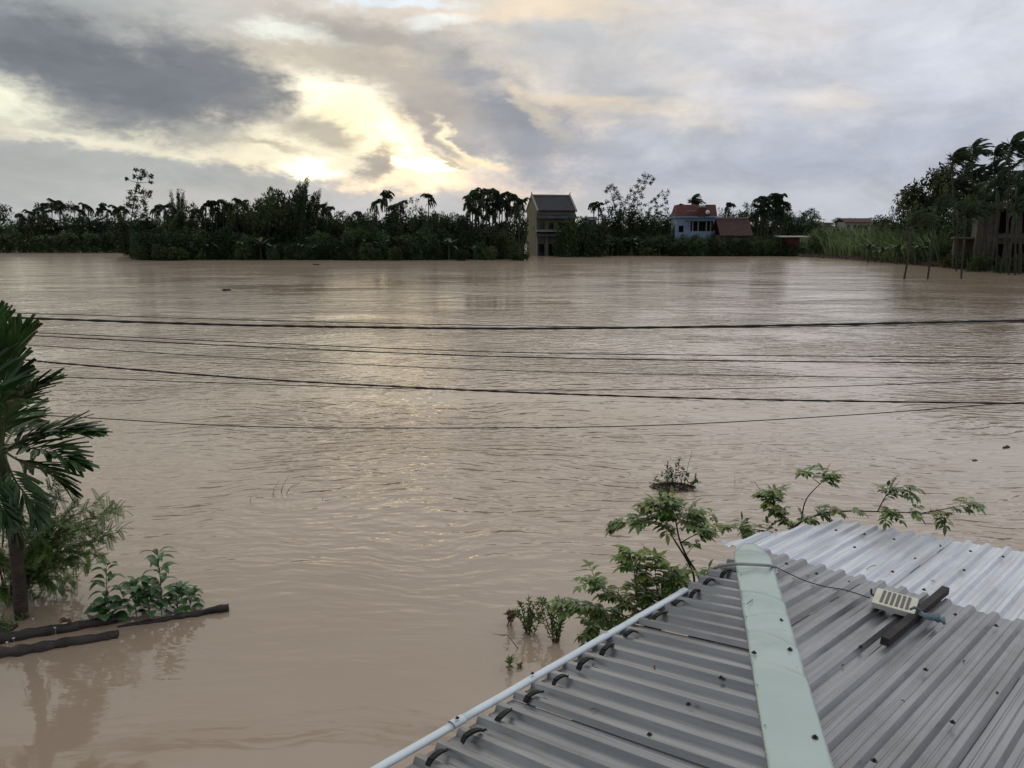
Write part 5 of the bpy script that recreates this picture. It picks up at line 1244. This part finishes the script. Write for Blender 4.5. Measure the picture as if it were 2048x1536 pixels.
for k, (uu, vv) in enumerate(((1404, 412), (1414, 425))):
    q = aty(uu, vv, D - 1.0); t = empty('water_tank', (q.x, q.y, q.z), ['shiny steel water tank, upper one on the red roof', 'round steel water tank, lower one on the red roof'][k], 'water tank')
    mb = MB(); mb.tube([(-.55, 0, 0), (-.48, 0, 0), (.48, 0, 0), (.55, 0, 0)] if k == 0 else [(0, -.5, 0), (0, -.45, 0), (0, .45, 0), (0, .5, 0)], [.25, .42, .42, .25], 14); mb.build('tank_body', mat('tank_steel%d' % k, (.55, .60, .62), .3, metal=.8), t, smooth=True)
    for sx in (-.35, .35):
        mb = MB(); mb.tube([(sx, 0, -.40), (sx, .2, -1.1)], .04, 4); mb.build('leg', M['steel'], t)
# long dark red roof
D = 140; b = Vector((Hx(1441, D), D, 0)); rh = empty('red_roof_house', b, 'low house under a long worn dark red tiled roof', 'house'); rh.rotation_euler = (0, 0, R(2)); w = Hx(1508, D) - b.x
mb = MB(); facade(mb, w - .3, -2, 3.7, [(1, 2, .3, 2.4), (3, 4.6, .8, 2.4)], .6, .2, .3); mb.box2((.3, .8, -2), (.5, 6, 3.7)); mb.box2((w - .5, .8, -2), (w - .3, 6, 3.7)); mb.box2((.5, 5.8, -2), (w - .5, 6, 3.7)); mb.build('wall', M['concrete'], rh)
mb = MB(); slab(mb, 0, w, 0, 3.65, 3.2, 6.75); slab(mb, 0, w, 6.6, 3.65, 3.2, 6.75); mb.build('roof', M['oldred'], rh)
mb = MB(); mb.box2((-.05, 3.05, 6.7), (w + .05, 3.35, 6.9)); mb.build('ridge', M['ltrim'], rh)
# small red shed
D = 139; b = Vector((Hx(1576, D), D, 0)); sh = empty('red_shed', b, 'small brick red shed with thin flat tin roof by the reeds', 'shed'); w = Hx(1601, D) - b.x
mb = MB(); mb.box2((0, 0, -2), (w, 2.5, 3.35)); mb.box2((w - .45, -.05, -2), (w - .3, -.003, 3.3)); mb.build('wall', mat('red_panel', (.085, .022, .018), .7, var=.25, vscale=1), sh)
mb = MB(); slab(mb, -1.4, w + 1.6, -.8, 3.42, 3.2, 3.6, .07); mb.build('roof', M['ltrim'], sh)
for xx in (-1.2, w + 1.4):
    mb = MB(); mb.tube([(xx, -.6, -2), (xx, -.6, 3.34)], .05, 5); mb.build('post', M['bark'], sh)
# distant houses
def smallhouse(u0, u1, D, vt, ve, wallm, roofm, label, nwin=3):
    b = Vector((Hx(u0, D), D, 0)); o = empty('distant_house', b, label, 'house'); w = Hx(u1, D) - b.x; zt = aty(u0, vt, D).z; ze = aty(u0, ve, D).z
    hs = [(w * (k + .3) / nwin, w * (k + .7) / nwin, ze - 2.2, ze - .7) for k in range(nwin)]
    mb = MB(); facade(mb, w, -2, ze, hs); mb.box2((0, .22, -2), (.22, 5, ze)); mb.box2((w - .22, .22, -2), (w, 5, ze)); mb.build('wall', wallm, o)
    mb = MB(); mb.box2((.22, 1, -1), (w - .22, 1.1, ze - .1)); mb.build('shade_sheet', M['dark'], o)
    mb = MB(); slab(mb, -.4, w + .4, -.6, ze, 2.6, zt); slab(mb, -.4, w + .4, 5.8, ze, 2.6, zt); mb.build('roof', roofm, o)
smallhouse(1576, 1601, 200, 423, 434, M['bluewall'], M['zinc'], 'distant pale house with grey roof left of the rounded tree', 2)
smallhouse(1690, 1742, 185, 436, 444, M['ltrim'], M['oldred'], 'distant cream house with brown roof above the reeds', 4)
smallhouse(1648, 1662, 190, 440, 445, M['ltrim'], M['zinc'], 'tiny distant house with a white roof edge', 1)
smallhouse(1176, 1192, 165, 433, 440, M['ltrim'], M['bluetile'], 'grey roof peeping out behind trees right of yellow house', 1)
# unfinished concrete house at the right
D = 92; b = Vector((Hx(1954, D), D, 0)); ch = empty('concrete_house', b, 'unfinished brown concrete house with dark openings behind palm trunks', 'house'); ch.rotation_euler = (0, 0, R(-27))
w = 9.5; mb = MB(); facade(mb, w, -2, 7.85, [(2.2, 3.6, 4.3, 7.05), (4.3, 6.3, 4.3, 7.05), (7.0, 8.8, 4.3, 7.05), (2.05, 2.95, -1, 3.1), (3.7, 5.4, -1, 3.1), (6.3, 8.4, -1, 3.1)], 0, .3)
mb.box2((0, .3, -2), (.3, 8, 7.85)); mb.box2((w - .3, .3, -2), (w, 8, 7.85)); mb.box2((.3, 7.7, -2), (w - .3, 8, 7.85)); mb.build('wall', M['concrete'], ch)
for xx in (.35, 1.75, 3.35, 5.85):
    mb = MB(); mb.box2((xx, -.18, -2), (xx + .3, -.003, 7.8)); mb.build('column', M['concrete'], ch)
mb = MB(); mb.box2((2.2, -.55, 7.15), (w + .4, -.19, 7.35)); mb.build('roof_ledge', M['ltrim'], ch)
mb = MB(); mb.box2((.31, .31, 7.5), (w - .31, 7.69, 7.7)); mb.build('roof', M['concrete'], ch)
mb = MB(); mb.box2((2.1, -.45, 3.75), (w, -.20, 4.2)); mb.build('balcony_slab', M['concrete'], ch)
mb = MB(); mb.box2((.31, 2.5, -2), (w - .31, 2.6, 7.4)); mb.build('shade_sheet', M['dark'], ch)
mb = MB(); mb.box2((-2.0, 3.6, -2), (-.003, 7, 3.6)); mb.build('side_wing', M['concrete'], ch)
mb = MB(); mb.box2((-2.3, 1.4, 3.6), (-.004, 7.2, 3.8)); mb.build('wing_roof', M['concrete'], ch)
for k in range(2):
    mb = MB(); mb.box2((-2.1 + k * 1.0, 1.5, -2), (-1.95 + k * 1.0, 1.65, 3.59)); mb.build('wing_column', M['concrete'], ch)
